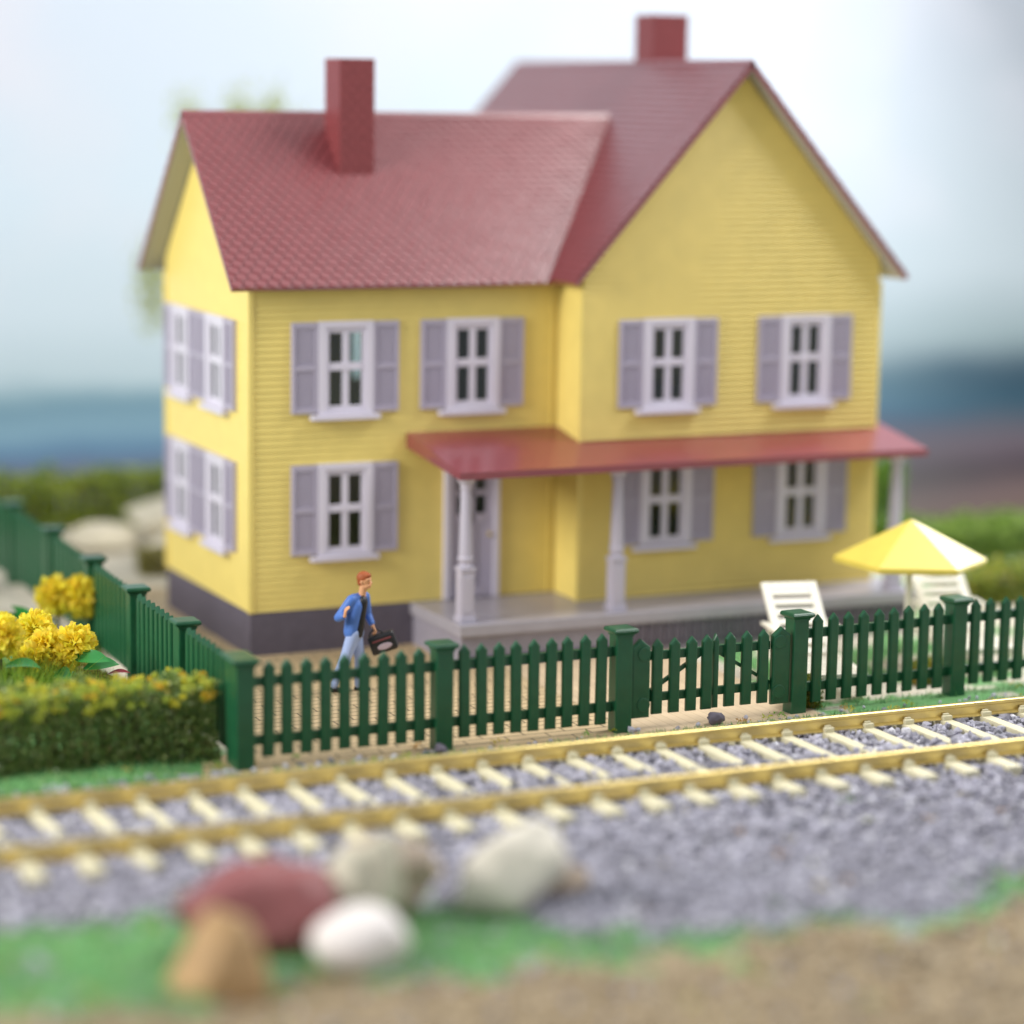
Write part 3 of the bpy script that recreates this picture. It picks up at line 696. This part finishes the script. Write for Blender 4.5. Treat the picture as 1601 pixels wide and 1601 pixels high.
# ------------------------------------------------------------------ loungers
def lounger(loc, rz, label):
    root = empty('sun_lounger', loc, rz, label, 'sun lounger', 'cream slatted sun loungers in the yard')
    W = .46
    bm = bmesh.new()     # local: +y towards the backrest
    for s in (-1, 1): box(bm, s*W-.05, s*W+.05, 0, 2.35, .30, .42, .015)
    for y in (.0, 2.25): box(bm, -W+.05, W-.05, y, y+.10, .305, .415, .012)
    mk('frame', bm, 'white', root)
    bm = bmesh.new(); y = .17
    while y < 1.25: box(bm, -W+.045, W-.045, y, y+.12, .37, .41, .01); y += .175
    mk('seat', bm, 'white', root)
    for s in (-1, 1):
        for y in (.18, 2.05): mk('leg', boxm(s*W-.045, s*W+.045, y, y+.10, 0, .31, .012), 'white', root)
    # backrest, tilted
    bm = bmesh.new(); hinge = Vector((0, 1.32, .42)); d = Vector((0, .92, .80)).normalized(); nn = Vector((0, -d.z, d.y)); Lb = 1.38
    def seg(x0, x1, t0, t1, th=.045):
        p = [Vector((x0, 0, 0))+hinge+d*t0, Vector((x1, 0, 0))+hinge+d*t0, Vector((x1, 0, 0))+hinge+d*t1, Vector((x0, 0, 0))+hinge+d*t1]
        prism(bm, [q-nn*th/2 for q in p], nn*th, .008)
    seg(-W+.02, -W+.15, 0, Lb, .06); seg(W-.15, W-.02, 0, Lb, .06); seg(-W+.15, W-.15, Lb-.13, Lb, .058); seg(-W+.15, W-.15, 0, .12, .058)
    t = .19
    while t < Lb-.2: seg(-W+.15, W-.15, t, t+.11, .045); t += .19
    mk('backrest', bm, 'white', root)
    for s in (-1, 1):
        bm = bmesh.new(); box(bm, s*(W+.06)-.045, s*(W+.06)+.045, 1.0, 1.9, .78, .83, .012); box(bm, s*(W+.06)-.035, s*(W+.06)+.035, 1.05, 1.13, .32, .785, .01)
        mk('armrest', bm, 'white', root)
    bm = bmesh.new(); q = hinge+d*.85
    for s in (-1, 1): bar(bm, (s*(W-.1), q.y, q.z), (s*(W-.1), 2.2, .40), .05, .05)
    mk('back_strut', bm, 'white', root)
    return root
lounger((6.93, -5.92, GZ), R(-13), 'cream slatted sun lounger in front of the porch steps, left of the parasol')
lounger((10.05, -5.2, GZ), R(-13), 'cream slatted sun lounger behind the pole of the yellow parasol')

# ------------------------------------------------------------------ foliage
def leaves(P, size, cols, aspect=1.8, up=None):
    """one bent quad leaf (two tris strips) at every point"""
    n = len(P); Rm = rot_random(n)
    base = np.array([[-.5, 0, 0], [0, -.5/aspect, .12], [.5, 0, 0], [0, .5/aspect, .12]])
    A = base[None]*size[:, None, None]; A = np.einsum('nij,nkj->nki', Rm, A)+P[:, None, :]
    F = np.arange(n*4).reshape(n, 4); F = np.concatenate([F[:, [0, 1, 2]], F[:, [0, 2, 3]]])
    return A.reshape(-1, 3), F, np.repeat(cols, 4, 0)
def pick(n, palette):
    wts = np.array([p[1] for p in palette], float); wts /= wts.sum(); idx = rng.choice(len(palette), n, p=wts)
    c = np.array([p[0] for p in palette])[idx]; return c*rng.uniform(.7, 1.3, (n, 1))
OLIVE = [((.20, .30, .07), 4), ((.28, .38, .11), 4), ((.12, .22, .06), 3), ((.44, .50, .20), 2), ((.36, .27, .12), .8), ((.75, .80, .55), .4)]  # palest leaf colour paints in white glints on the hedge
def bush_points(dims, n, lump=.12, seed=0, shell=.35):
    """points through the outer shell of a lumpy rounded box, z from 0"""
    L_, W_, H_ = dims; P = []
    while len(P) < n:
        m_ = n; u = rng.uniform(-1, 1, (m_, 3)); 
        depth = 1-np.max(np.abs(u), axis=1)
        keep = rng.random(m_) < np.exp(-depth*3)
        for p in u[keep]:
            q = Vector((p[0]*L_/2, p[1]*W_/2, (p[2]+1)/2*H_))
            k = 1+lump*noise.noise(Vector((q.x*1.9+seed, q.y*1.9, q.z*1.9)))*2
            P.append((q.x*(1+(k-1)*.2), q.y*k, q.z*k))
    return np.array(P[:n])
def hedge(name, loc, rz, dims, n, size, palette, label, cat, tuft=None, group=None, lump=.12, core=(.05, .06, .02), seed=0):
    root = empty(name, loc, rz, label, cat, group)
    P = bush_points(dims, n, lump, seed); S = rng.uniform(size*.5, size*1.7, n); C = pick(n, palette)
    V, F, Cc = leaves(P, S, C); from_np('foliage', V, F, 'leaf', root, col=Cc)
    # brown twiggy core
    bm = bmesh.new(); 
    k = max(3, int(dims[0]/.22))
    for i in range(k):
        x = -dims[0]/2+dims[0]*(i+.5)/k
        for j in range(3):
            y = random.uniform(-.3, .3)*dims[1]; bar(bm, (x, y*.5, 0), (x+random.uniform(-.12, .12), y, dims[2]*random.uniform(.6, .85)), .035, .035)
    mk('stems', bm, 'bark', root)
    if tuft:
        nt_, ts, pal, zf = tuft; Q = []
        for _ in range(nt_):
            cx = random.uniform(-.5, .5)*dims[0]; cy = random.uniform(-.5, .5)*dims[1]; cz = dims[2]*(1.04-min(.9, abs(random.gauss(0, zf))))+random.uniform(-.03, .04)
            if cz < dims[2]*.9: cy = -dims[1]/2*1.0
            r0 = random.uniform(.035, .10); c0 = pal[random.randrange(len(pal))]
            for _ in range(ts):
                d = rng.normal(size=3); d *= r0/np.linalg.norm(d)*rng.random()**.4; Q.append((cx+d[0], cy+d[1], cz+d[2]*.8, *c0))
        Q = np.array(Q); V, F, Cc = leaves(Q[:, :3], rng.uniform(.02, .045, len(Q)), Q[:, 3:]*rng.uniform(.75, 1.2, (len(Q), 1)), 1.2)
        from_np('blossom', V, F, 'leaf', root, col=Cc)
    return root
YB_ = [(.72, .66, .06), (.60, .64, .08), (.80, .56, .05), (.50, .58, .08), (.40, .50, .08), (.62, .64, .10)]
hedge('hedge', (-5.35, -5.45, GZ), R(0), (5.75, .85, 1.02), 52000, .05, OLIVE, 'long dark olive hedge topped with yellow blossom in the left foreground', 'hedge', (430, 55, YB_, .09), lump=.10, seed=4)
GR = [((.20, .28, .02), 3), ((.30, .40, .03), 3), ((.12, .17, .015), 3), ((.44, .48, .04), 1.5)]
BGR = [((.18, .30, .06), 3), ((.28, .40, .08), 3), ((.10, .22, .04), 2), ((.42, .55, .12), 1.5)]
hedge('hedge', (1.2, 12.9, GZ), R(0), (13, 1.3, 1.05), 14000, .13, GR, 'dark green clipped hedge beyond the side fence at far left', 'hedge', seed=8, lump=.08)
hedge('hedge', (17.3, 3.6, GZ), R(0), (6.4, 1.4, .72), 12000, .12, BGR, 'bright green clipped hedge behind the parasol at far right', 'hedge', seed=9, lump=.08)
hedge('shrub', (13.7, -.3, GZ), R(0), (2.4, .9, .62), 7000, .08, [((.42, .46, .08), 3), ((.25, .34, .06), 3), ((.12, .18, .03), 2), ((.6, .45, .05), 1)], 'low yellow green shrub just right of the parasol', 'shrub', seed=12)
hedge('shrub', (14.9, 5.3, GZ), R(0), (.6, .6, 1.7), 2200, .12, [((.24, .42, .08), 3), ((.12, .28, .05), 2), ((.36, .50, .12), 1)], 'bright green upright shrub seen past the right porch column', 'shrub', seed=14)
hedge('shrub', (9.0, -5.35, GZ), R(0), (.7, .35, .36), 1800, .05, [((.30, .34, .04), 3), ((.16, .22, .03), 3), ((.6, .3, .03), 1)], 'tiny yellow green shrub behind the second fence post from the right', 'shrub', seed=15, group='tiny shrubs along the right fence')
hedge('shrub', (6.35, -6.0, GZ), R(0), (.45, .35, .42), 1600, .05, [((.26, .30, .03), 3), ((.14, .18, .02), 3), ((.45, .3, .03), 1)], 'tiny olive shrub at the foot of the right gate post', 'shrub', seed=16, group='tiny shrubs along the right fence')
hedge('shrub', (.95, 7.3, GZ), R(0), (1.1, .6, .45), 1500, .09, [((.24, .22, .06), 3), ((.34, .32, .1), 2)], 'small dry olive shrub between the boulders and the house wall', 'shrub', seed=17)
hedge('shrub', (-2.85, -1.2, GZ), R(85), (1.6, .3, .30), 1500, .06, [((.34, .26, .05), 3), ((.2, .2, .04), 2)], 'brownish yellow shrub at the foot of the side fence', 'shrub', seed=18)

# tree behind the house
tr_ = empty('tree', (4.0, 12.2, GZ), 0, 'olive leafed tree behind the house, its top showing over the left roof', 'tree')
bm = bmesh.new(); lathe(bm, [(.28, 0), (.2, 1.5), (.15, 3.2), (.10, 5.5), (.04, 7.6)], 12)
tips = []
for k in range(26):
    a = random.uniform(0, 6.28); z0 = random.uniform(2.5, 6.8); r_ = random.uniform(.8, 2.1)*(1 if z0 < 5.5 else .6); e = (r_*math.cos(a), r_*math.sin(a)*.6, z0+random.uniform(.4, 1.3))
    bar(bm, (0, 0, z0-.3), e, .06, .06); tips.append(e); tips.append((e[0]*.6, e[1]*.6, (z0+e[2])/2))
mk('trunk', bm, 'bark', tr_)
tips = [t for t in tips if t[0] > -1.3 and t[2] < 7.5]
for ex in [(-1.15, 0, 8.25), (-1.0, .1, 8.0), (-.05, 0, 8.4), (.75, .2, 8.4), (1.3, .1, 7.9), (-1.8, 0, 5.1), (-1.85, .1, 4.5), (-1.8, 0, 4.8), (-1.9, 0, 5.3), (-1.75, 0, 4.2), (-1.8, .2, 4.9), (.7, 0, 8.2), (-.05, 0, 8.1)]: tips.append(ex)
Q = []
for t in tips:
    for _ in range(110):
        d = rng.normal(size=3)*np.array([.17, .2, .24]); Q.append(np.array(t)+d)
Q = np.array(Q); V, F, Cc = leaves(Q, rng.uniform(.06, .13, len(Q)), pick(len(Q), [((.42, .46, .05), 3), ((.28, .32, .03), 2), ((.55, .58, .08), 1)]), 1.6)
from_np('crown', V, F, 'leaf', tr_, col=Cc)

# grass blades (stuff)
def blades(P, h, cols, wdt=.006):
    n = len(P); a = rng.uniform(0, 6.28, n); lean = rng.normal(size=(n, 2))*.35
    B = np.zeros((n, 3, 3)); B[:, 0] = P+np.stack([np.cos(a)*wdt, np.sin(a)*wdt, np.zeros(n)], -1); B[:, 1] = P-np.stack([np.cos(a)*wdt, np.sin(a)*wdt, np.zeros(n)], -1)
    B[:, 2] = P+np.stack([lean[:, 0]*h, lean[:, 1]*h, h], -1)
    return B.reshape(-1, 3), np.arange(n*3).reshape(n, 3), np.repeat(cols, 3, 0)
def region(n, x0, x1, y0, y1, test):
    X = rng.uniform(x0, x1, n); Y = rng.uniform(y0, y1, n); k = np.array([test(a, b) for a, b in zip(X, Y)]); X, Y = X[k], Y[k]
    return np.stack([X, Y, np.array([height(a, b) for a, b in zip(X, Y)])-.005], -1)
GP = [((.13, .36, .13), 3), ((.24, .44, .17), 2), ((.09, .26, .09), 2), ((.45, .50, .20), 1)]
P1 = region(16000, -9, 12.5, -7.5, -6.62, lambda a, b: nzz(a, b, .9, 21)+.4*nzz(a, b, 3, 2) > -.35)
P2 = region(26000, -9, 9, -15.2, -11.6, lambda a, b: zone(a, b) == 'g')
P3 = region(3500, -9, -2.5, -6.9, -5.7, lambda a, b: zone(a, b) == 'g')
P4 = region(5000, 6.4, 13, -6.3, -2.5, lambda a, b: zone(a, b) == 'g')
P = np.concatenate([P1, P2, P3, P4]); h = np.concatenate([rng.uniform(.03, .10, len(P1)), rng.uniform(.05, .12, len(P2)), rng.uniform(.04, .12, len(P3)), rng.uniform(.04, .12, len(P4))])
V, F, Cc = blades(P, h, pick(len(P), GP), .009)
K = []
for _ in range(150):
    cx = rng.uniform(-8, 11); cy = rng.choice([rng.uniform(-14.8, -10.4), rng.uniform(-7.1, -6.1), rng.uniform(-17, -14)]); c0 = [(.45, .50, .06), (.20, .42, .06), (.55, .30, .06), (.60, .50, .05)][rng.integers(4)]
    for _ in range(16):
        K.append((cx+rng.normal()*.05, cy+rng.normal()*.05, height(cx, cy)+.03+rng.random()*.05, *c0))
K = np.array(K); V2, F2, C2 = leaves(K[:, :3], rng.uniform(.03, .06, len(K)), K[:, 3:])
V = np.concatenate([V, V2]); F = np.concatenate([F, F2+len(V)-len(V2)]); Cc = np.concatenate([Cc, C2])
tag(from_np('grass', V, F, 'leaf', col=Cc), 'short bright green turf fibres along the fence and in front of the ballast', 'grass', kind='stuff')

# ------------------------------------------------------------------ yellow flowers
def pompom(r, n=190):
    V = []; F = []; C = []
    for k in range(n):
        z = 1-2*(k+.5)/n; a = k*2.399963; s = math.sqrt(max(0, 1-z*z)); d = Vector((s*math.cos(a), s*math.sin(a), z))
        d = (d+Vector((random.uniform(-.15, .15), random.uniform(-.15, .15), random.uniform(-.15, .15)))).normalized()
        t = d.orthogonal().normalized(); t.rotate(Matrix.Rotation(random.uniform(0, 6.28), 3, d)); b_ = d.cross(t)
        L_ = r*random.uniform(.9, 1.15); wd = r*.17; base = d*r*.35; shade = random.uniform(.85, 1.12); c = (shade, shade*random.uniform(.86, 1.04), 1)
        # petal: 3 rows x 3 columns, cupped, toothed tip curling outward
        i = len(V)
        for rr, (f, wf, curl) in enumerate(((0, .5, 0), (.55, 1, .05), (.9, 1.0, .16), (1.06, .35, .28))):
            for cc in (-1, 0, 1):
                p = base+d*(L_-r*.35)*f+b_*wd*wf*cc+t*(curl*r-(abs(cc)*.07*r)*(1 if rr else 0))
                if rr == 3 and cc == 0: p -= d*r*.06
                V.append(tuple(p)); C.append(c)
        for rr in range(3):
            for cc in range(2):
                q = i+rr*3+cc; F.append((q, q+1, q+4, q+3))
    # heart
    return V, F, C
def leaf_mesh(L_, W_, bend=.2):
    V = []; F = []; n = 7
    for i in range(n+1):
        t = i/n; wv = W_/2*math.sin(math.pi*min(1, t*1.02+.02))**.8; z = bend*L_*math.sin(t*2.2); 
        V += [(t*L_, -wv, z+wv*.35), (t*L_, 0, z), (t*L_, wv, z+wv*.35)]
    for i in range(n):
        for c in range(2): q = i*3+c; F.append((q, q+3, q+4, q+1))
    return V, F
def plant(loc, heads, lvs, tufts, label):
    root = empty('flowering_plant', loc, 0, label, 'flower plant', 'yellow pompom flowers behind the left hedge')
    bmst = bmesh.new()
    for (dx, dy, dz, r) in heads:
        V, F, C = pompom(r); b_ = from_np('bloom', V, F, 'petal', root, col=np.array(C), smooth=True, loc=(dx, dy, dz)); b_.rotation_euler = (random.uniform(-.5, .5), random.uniform(-.5, .5), random.uniform(0, 6))
        bar(bmst, (dx*.3, dy*.3, 0), (dx, dy, dz), .03, .03)
    mk('stem', bmst, 'bark', root)
    for (dx, dy, dz, L_, W_, rx, ry, rz, mt) in lvs:
        V, F = leaf_mesh(L_, W_); l_ = from_np('leaf', V, F, mt, root, smooth=True, loc=(dx, dy, dz)); l_.rotation_euler = (rx, ry, rz)
    if tufts:
        n, sx_, sy_, hh = tufts; P = np.stack([rng.normal(0, sx_, n), rng.normal(0, sy_, n), np.zeros(n)], -1); V, F, Cc = blades(P, rng.uniform(hh*.5, hh, n), pick(n, [((.30, .46, .05), 3), ((.45, .56, .08), 2), ((.14, .30, .04), 2)]), .012)
        from_np('grass_tuft', V, F, 'leaf', root, col=Cc)
    return root
# positions: near cluster around (-3.6,-2.6)
def rel(o, pts): return [(x-o[0], y-o[1], z-GZ, r) for x, y, z, r in pts]
o1 = (-3.72, -2.45, GZ)
plant(o1, rel(o1, [(-4.07, -2.5, .06, .285), (-3.84, -2.40, .25, .26), (-3.68, -2.62, .10, .21), (-3.46, -2.5, .28, .28), (-3.78, -1.55, .32, .27), (-4.0, -2.3, .22, .15)]),
      [(.16, -.22, .80, .55, .24, .7, .15, -.45, 'glossleaf'), (.30, -.3, .66, .50, .24, .6, .05, -.1, 'glossleaf'), (.62, -.40, .58, .32, .11, .3, .10, -.35, 'redleaf'), (-.1, -.35, .66, .42, .22, .7, .2, -1.2, 'glossleaf'), (-.25, -.3, .55, .4, .2, .5, .3, 3.6, 'glossleaf'), (-.45, -.25, .50, .4, .2, .3, .2, 3.9, 'glossleaf'), (.05, -.2, .66, .32, .16, .8, -.6, .9, 'glossleaf')], (2200, .36, .3, .62), 'sharp cluster of yellow pompom flowers with glossy leaves and a red leaf above the hedge')
o2 = (-2.62, 1.40, GZ)
plant(o2, rel(o2, [(-2.68, 1.52, .17, .31), (-2.30, 1.36, .16, .32)]),
      [(0, -.1, .45, .6, .3, .3, .1, 2.8, 'glossleaf'), (-.1, -.1, .4, .7, .34, .3, .2, 3.4, 'glossleaf'), (-.2, -.1, .3, .8, .40, .6, -.3, 3.1, 'glossleaf'), (-.5, -.3, .35, .6, .35, .6, -.8, 3.0, 'glossleaf'), (.0, -.3, .2, .6, .35, .9, -.3, -1.3, 'glossleaf')], (500, .25, .2, .4), 'blurred pair of yellow pompom flowers farther back beside the side fence')
o3 = (-4.62, -2.95, GZ)
plant(o3, rel(o3, [(-4.66, -3.05, .60, .30), (-4.9, -2.9, .5, .28)]),
      [(.0, -.1, .85, .5, .25, .3, .2, -.3, 'glossleaf'), (-.1, -.1, .8, .5, .25, .3, .1, 2.8, 'glossleaf'), (.0, -.1, .75, .4, .22, -.3, .5, -.9, 'glossleaf')], (3200, .28, .25, 1.05), 'orange yellow pompom flower cut by the left edge of the picture')

# ------------------------------------------------------------------ person
def cap(bm, p, q, r1, r2, sx_=1, sy_=1, seg=16):
    """tapered capsule between p and q"""
    p, q = Vector(p), Vector(q); d = q-p; L_ = d.length; d.normalize()
    rot = Vector((0, 0, 1)).rotation_difference(d).to_matrix().to_4x4()
    prof = []; n = 5
    for i in range(n+1): a = -math.pi/2+math.pi/2*i/n; prof.append((max(r1*math.cos(a), 1e-4), r1*math.sin(a)))
    for i in range(n+1): a = math.pi/2*i/n; prof.append((max(r2*math.cos(a), 1e-4), L_+r2*math.sin(a)))
    rings = []
    T = Matrix.Translation(p) @ rot
    for r_, z in prof: rings.append([bm.verts.new(T @ Vector((r_*sx_*math.cos(2*math.pi*i/seg), r_*sy_*math.sin(2*math.pi*i/seg), z))) for i in range(seg)])
    for a, b_ in zip(rings, rings[1:]):
        for i in range(seg): bm.faces.new((a[i], a[(i+1) % seg], b_[(i+1) % seg], b_[i]))
    bm.faces.new(rings[0][::-1]); bm.faces.new(rings[-1])
def ell(bm, c, r, rz=0, ry=0):
    res = bmesh.ops.create_icosphere(bm, subdivisions=3, radius=1); T = Matrix.Translation(c) @ Matrix.Rotation(rz, 4, 'Z') @ Matrix.Rotation(ry, 4, 'Y') @ Matrix.Diagonal((*r, 1))
    for v in res['verts']: v.co = T @ v.co
def remesh(name, bm, vox, material, parent, sm=2):
    me = bpy.data.meshes.new(name); bm.to_mesh(me); bm.free(); o_ = link(name, me, None)
    md = o_.modifiers.new('r', 'REMESH'); md.mode = 'VOXEL'; md.voxel_size = vox
    if sm: s_ = o_.modifiers.new('s', 'SMOOTH'); s_.factor = .5; s_.iterations = sm
    dg = bpy.context.evaluated_depsgraph_get(); me2 = bpy.data.meshes.new_from_object(o_.evaluated_get(dg)); o_.modifiers.clear(); o_.data = me2
    me2.name = name; me2.materials.clear(); me2.materials.append(M[material]); me2.polygons.foreach_set('use_smooth', [True]*len(me2.polygons)); o_.parent = parent
    return o_
man = empty('person', (.52, -2.75, GZ), R(-24.8), 'man in open blue jacket and pale jeans walking right with a black bag', 'person')
# local axes: x = right in the picture, -y = towards the viewer; walks towards +x
HD = Vector((.27, 0, 1.66)); NK = Vector((.225, .0, 1.47)); HIP = Vector((.12, 0, .93)); CH = Vector((.17, 0, 1.28))
SL = Vector((.085, -.13, 1.40)); SR = Vector((.265, .15, 1.40)); EL = Vector((-.10, -.20, 1.15)); HL = Vector((.0, -.33, 1.20)); ER = Vector((.30, .22, 1.13)); HR = Vector((.385, .12, .96))
KL = Vector((-.01, -.09, .50)); AL = Vector((-.17, -.07, .10)); KR = Vector((.20, .08, .50)); AR = Vector((.185, .09, .08))
bm = bmesh.new()
ell(bm, HD+Vector((0, 0, .02)), (.098, .080, .108)); ell(bm, HD+Vector((.025, -.008, -.065)), (.068, .060, .055))
cap(bm, NK-Vector((0, 0, .06)), HD-Vector((.02, 0, .06)), .058, .052)
FD = Vector((.88, -.47, 0)).normalized()                     # face direction: right and towards the viewer
sd = Vector((-FD.y, FD.x, 0))
cap(bm, HD+FD*.088+Vector((0, 0, .015)), HD+FD*.115+Vector((0, 0, -.022)), .009, .015)    # nose
cap(bm, HD+FD*.082-sd*.02+Vector((0, 0, -.058)), HD+FD*.082+sd*.02+Vector((0, 0, -.058)), .011, .011)   # mouth ridge
for s in (-1, 1):
    ell(bm, HD+sd*s*.085+Vector((0, 0, -.005))-FD*.005, (.018, .018, .03))                # ears
    cap(bm, HD+FD*.083+sd*s*.014+Vector((0, 0, .036)), HD+FD*.072+sd*s*.05+Vector((0, 0, .034)), .010, .009)  # brow
cap(bm, CH, HIP, .12, .11, .9, 1.2); cap(bm, CH, NK-Vector((0, 0, .07)), .13, .07)
for a, b_, c_ in ((SL, EL, HL), (SR, ER, HR)): cap(bm, a, b_, .052, .042); cap(bm, b_, c_, .040, .026)
for k_, a_, sy in ((KL, AL, -.08), (KR, AR, .08)): cap(bm, HIP+Vector((0, sy, 0)), k_, .085, .06); cap(bm, k_, a_, .055, .036)
def hand(bm, wrist, d, palmn, curl):
    d = d.normalized(); palmn = palmn.normalized(); side = d.cross(palmn).normalized(); pc = wrist+d*.05
    for k in (-1.5, -.5, .5, 1.5): cap(bm, wrist+side*k*.008, wrist+d*.09+side*k*.02, .017, .013)
    for k, ln in ((-1.5, .065), (-.5, .08), (.5, .085), (1.5, .075)):
        b0 = wrist+d*.09+side*k*.021; b1 = b0+(d*math.cos(curl)+palmn*math.sin(curl)).normalized()*ln*.45
        b2 = b1+(d*math.cos(curl*2.1)+palmn*math.sin(curl*2.1)).normalized()*ln*.33; b3 = b2+(d*math.cos(curl*3)+palmn*math.sin(curl*3)).normalized()*ln*.25
        cap(bm, b0, b1, .0105, .0098, seg=8); cap(bm, b1, b2, .0098, .009, seg=8); cap(bm, b2, b3, .009, .0078, seg=8)
    t0 = wrist+d*.03+side*.03; t1 = t0+(d*.6+side*.7+palmn*.3).normalized()*.045; t2 = t1+(d*.9+side*.1+palmn*.6).normalized()*.035
    cap(bm, t0, t1, .013, .011, seg=8); cap(bm, t1, t2, .011, .009, seg=8)
hand(bm, HL, Vector((.15, -.25, 1)), Vector((.9, .3, .1)), .45)
hand(bm, HR, Vector((.5, -.25, -.8)), Vector((-.7, -.3, -.5)), 1.0)
body = remesh('body', bm, .0065, 'skin', man, 3)
bm = bmesh.new()
for s in (-1, 1): ell(bm, HD+FD*.083+sd*s*.032+Vector((0, 0, .018)), (.009, .009, .006))
mk('eyes', bm, 'black', man, True)
bm = bmesh.new(); cap(bm, HD+FD*.094-sd*.018+Vector((0, 0, -.060)), HD+FD*.094+sd*.018+Vector((0, 0, -.060)), .005, .005, seg=8); mk('lips', bm, 'lip', man, True)
bm = bmesh.new(); ell(bm, HD+Vector((0, 0, .05))-FD*.018, (.108, .092, .098)); ell(bm, HD-FD*.045+Vector((0, 0, -.01)), (.075, .078, .085)); ell(bm, HD+FD*.055+Vector((0, 0, .092)), (.05, .055, .033))
remesh('hair', bm, .010, 'hair', man, 2)
bm = bmesh.new()   # trousers
cap(bm, HIP+Vector((0, 0, .02)), HIP-Vector((0, 0, .04)), .125, .125, .95, 1.15)
for k_, a_, sy in ((KL, AL, -.07), (KR, AR, .07)): cap(bm, HIP+Vector((0, sy, -.03)), k_, .108, .080); cap(bm, k_, a_+Vector((0, 0, .02)), .078, .066)
remesh('trousers', bm, .013, 'jeans', man, 2)
bm = bmesh.new()   # jacket
cap(bm, CH+Vector((-.02, 0, .02)), HIP+Vector((-.03, 0, -.02)), .145, .140, .92, 1.3); cap(bm, CH+Vector((-.01, 0, 0)), NK+Vector((-.02, 0, -.08)), .14, .085)
cap(bm, SL+Vector((.02, .02, .01)), SR+Vector((-.02, -.02, .01)), .075, .07)
cap(bm, SL, EL, .078, .066); cap(bm, EL, EL+(HL-EL)*.72, .064, .052); cap(bm, SR, ER, .075, .062); cap(bm, ER, ER+(HR-ER)*.72, .060, .05)
remesh('jacket', bm, .012, 'jacket', man, 2)
bm = bmesh.new()   # black shirt showing in the open front, following the chest
cf = Vector((.70, -.71, 0)).normalized(); sd2 = Vector((-cf.y, cf.x, 0))
ell(bm, Vector((.245, -.045, 1.38)), (.060, .085, .075)); cap(bm, Vector((.245, -.06, 1.36)), Vector((.185, -.075, .90)), .078, .078, .95, .95)
remesh('shirt', bm, .011, 'black', man, 2)
for a_, an in ((AL, -.35), (AR, 0)):
    bm = bmesh.new(); cap(bm, a_+Vector((-.03, 0, -.045)), a_+Vector((.13, -.01, -.055)), .045, .038, 1, 1); ell(bm, a_+Vector((0, 0, -.02)), (.05, .045, .05)); remesh('shoe', bm, .012, 'black', man, 1)
# bag
bag = empty('bag', (.52, -2.75, GZ), R(-24.8), 'black bag with a pale oval side panel held in the man\'s lower hand', 'bag')
bm = bmesh.new(); box(bm, -.20, .20, -.075, .075, -.16, .13, .045); bgm = mk('bag_body', bm, 'black', bag, True, (.53, .10, .74)); bgm.rotation_euler = (0, R(-20), 0)
bm = bmesh.new(); lathe(bm, [(.075, 0), (.075, .012), (.06, .018)], 24)
for v in bm.verts: v.co = Vector((v.co.x*1.5, -v.co.z, v.co.y*.62))
bmesh.ops.recalc_face_normals(bm, faces=bm.faces); mk('oval_panel', bm, 'bagred', bgm, loc=(.02, -.073, -.06))
mk('stripe', boxm(-.14, .15, -.083, -.073, .035, .055, .003), 'bagred2', bgm)
bm = bmesh.new(); pts = [Vector((.10*math.cos(t), 0, .12+.085*math.sin(t))) for t in np.linspace(0, math.pi, 9)]
for a_, b2 in zip(pts, pts[1:]): cap(bm, a_, b2, .012, .012, seg=8)
mk('handle', bm, 'black', bgm, True, (-.06, 0, 0))
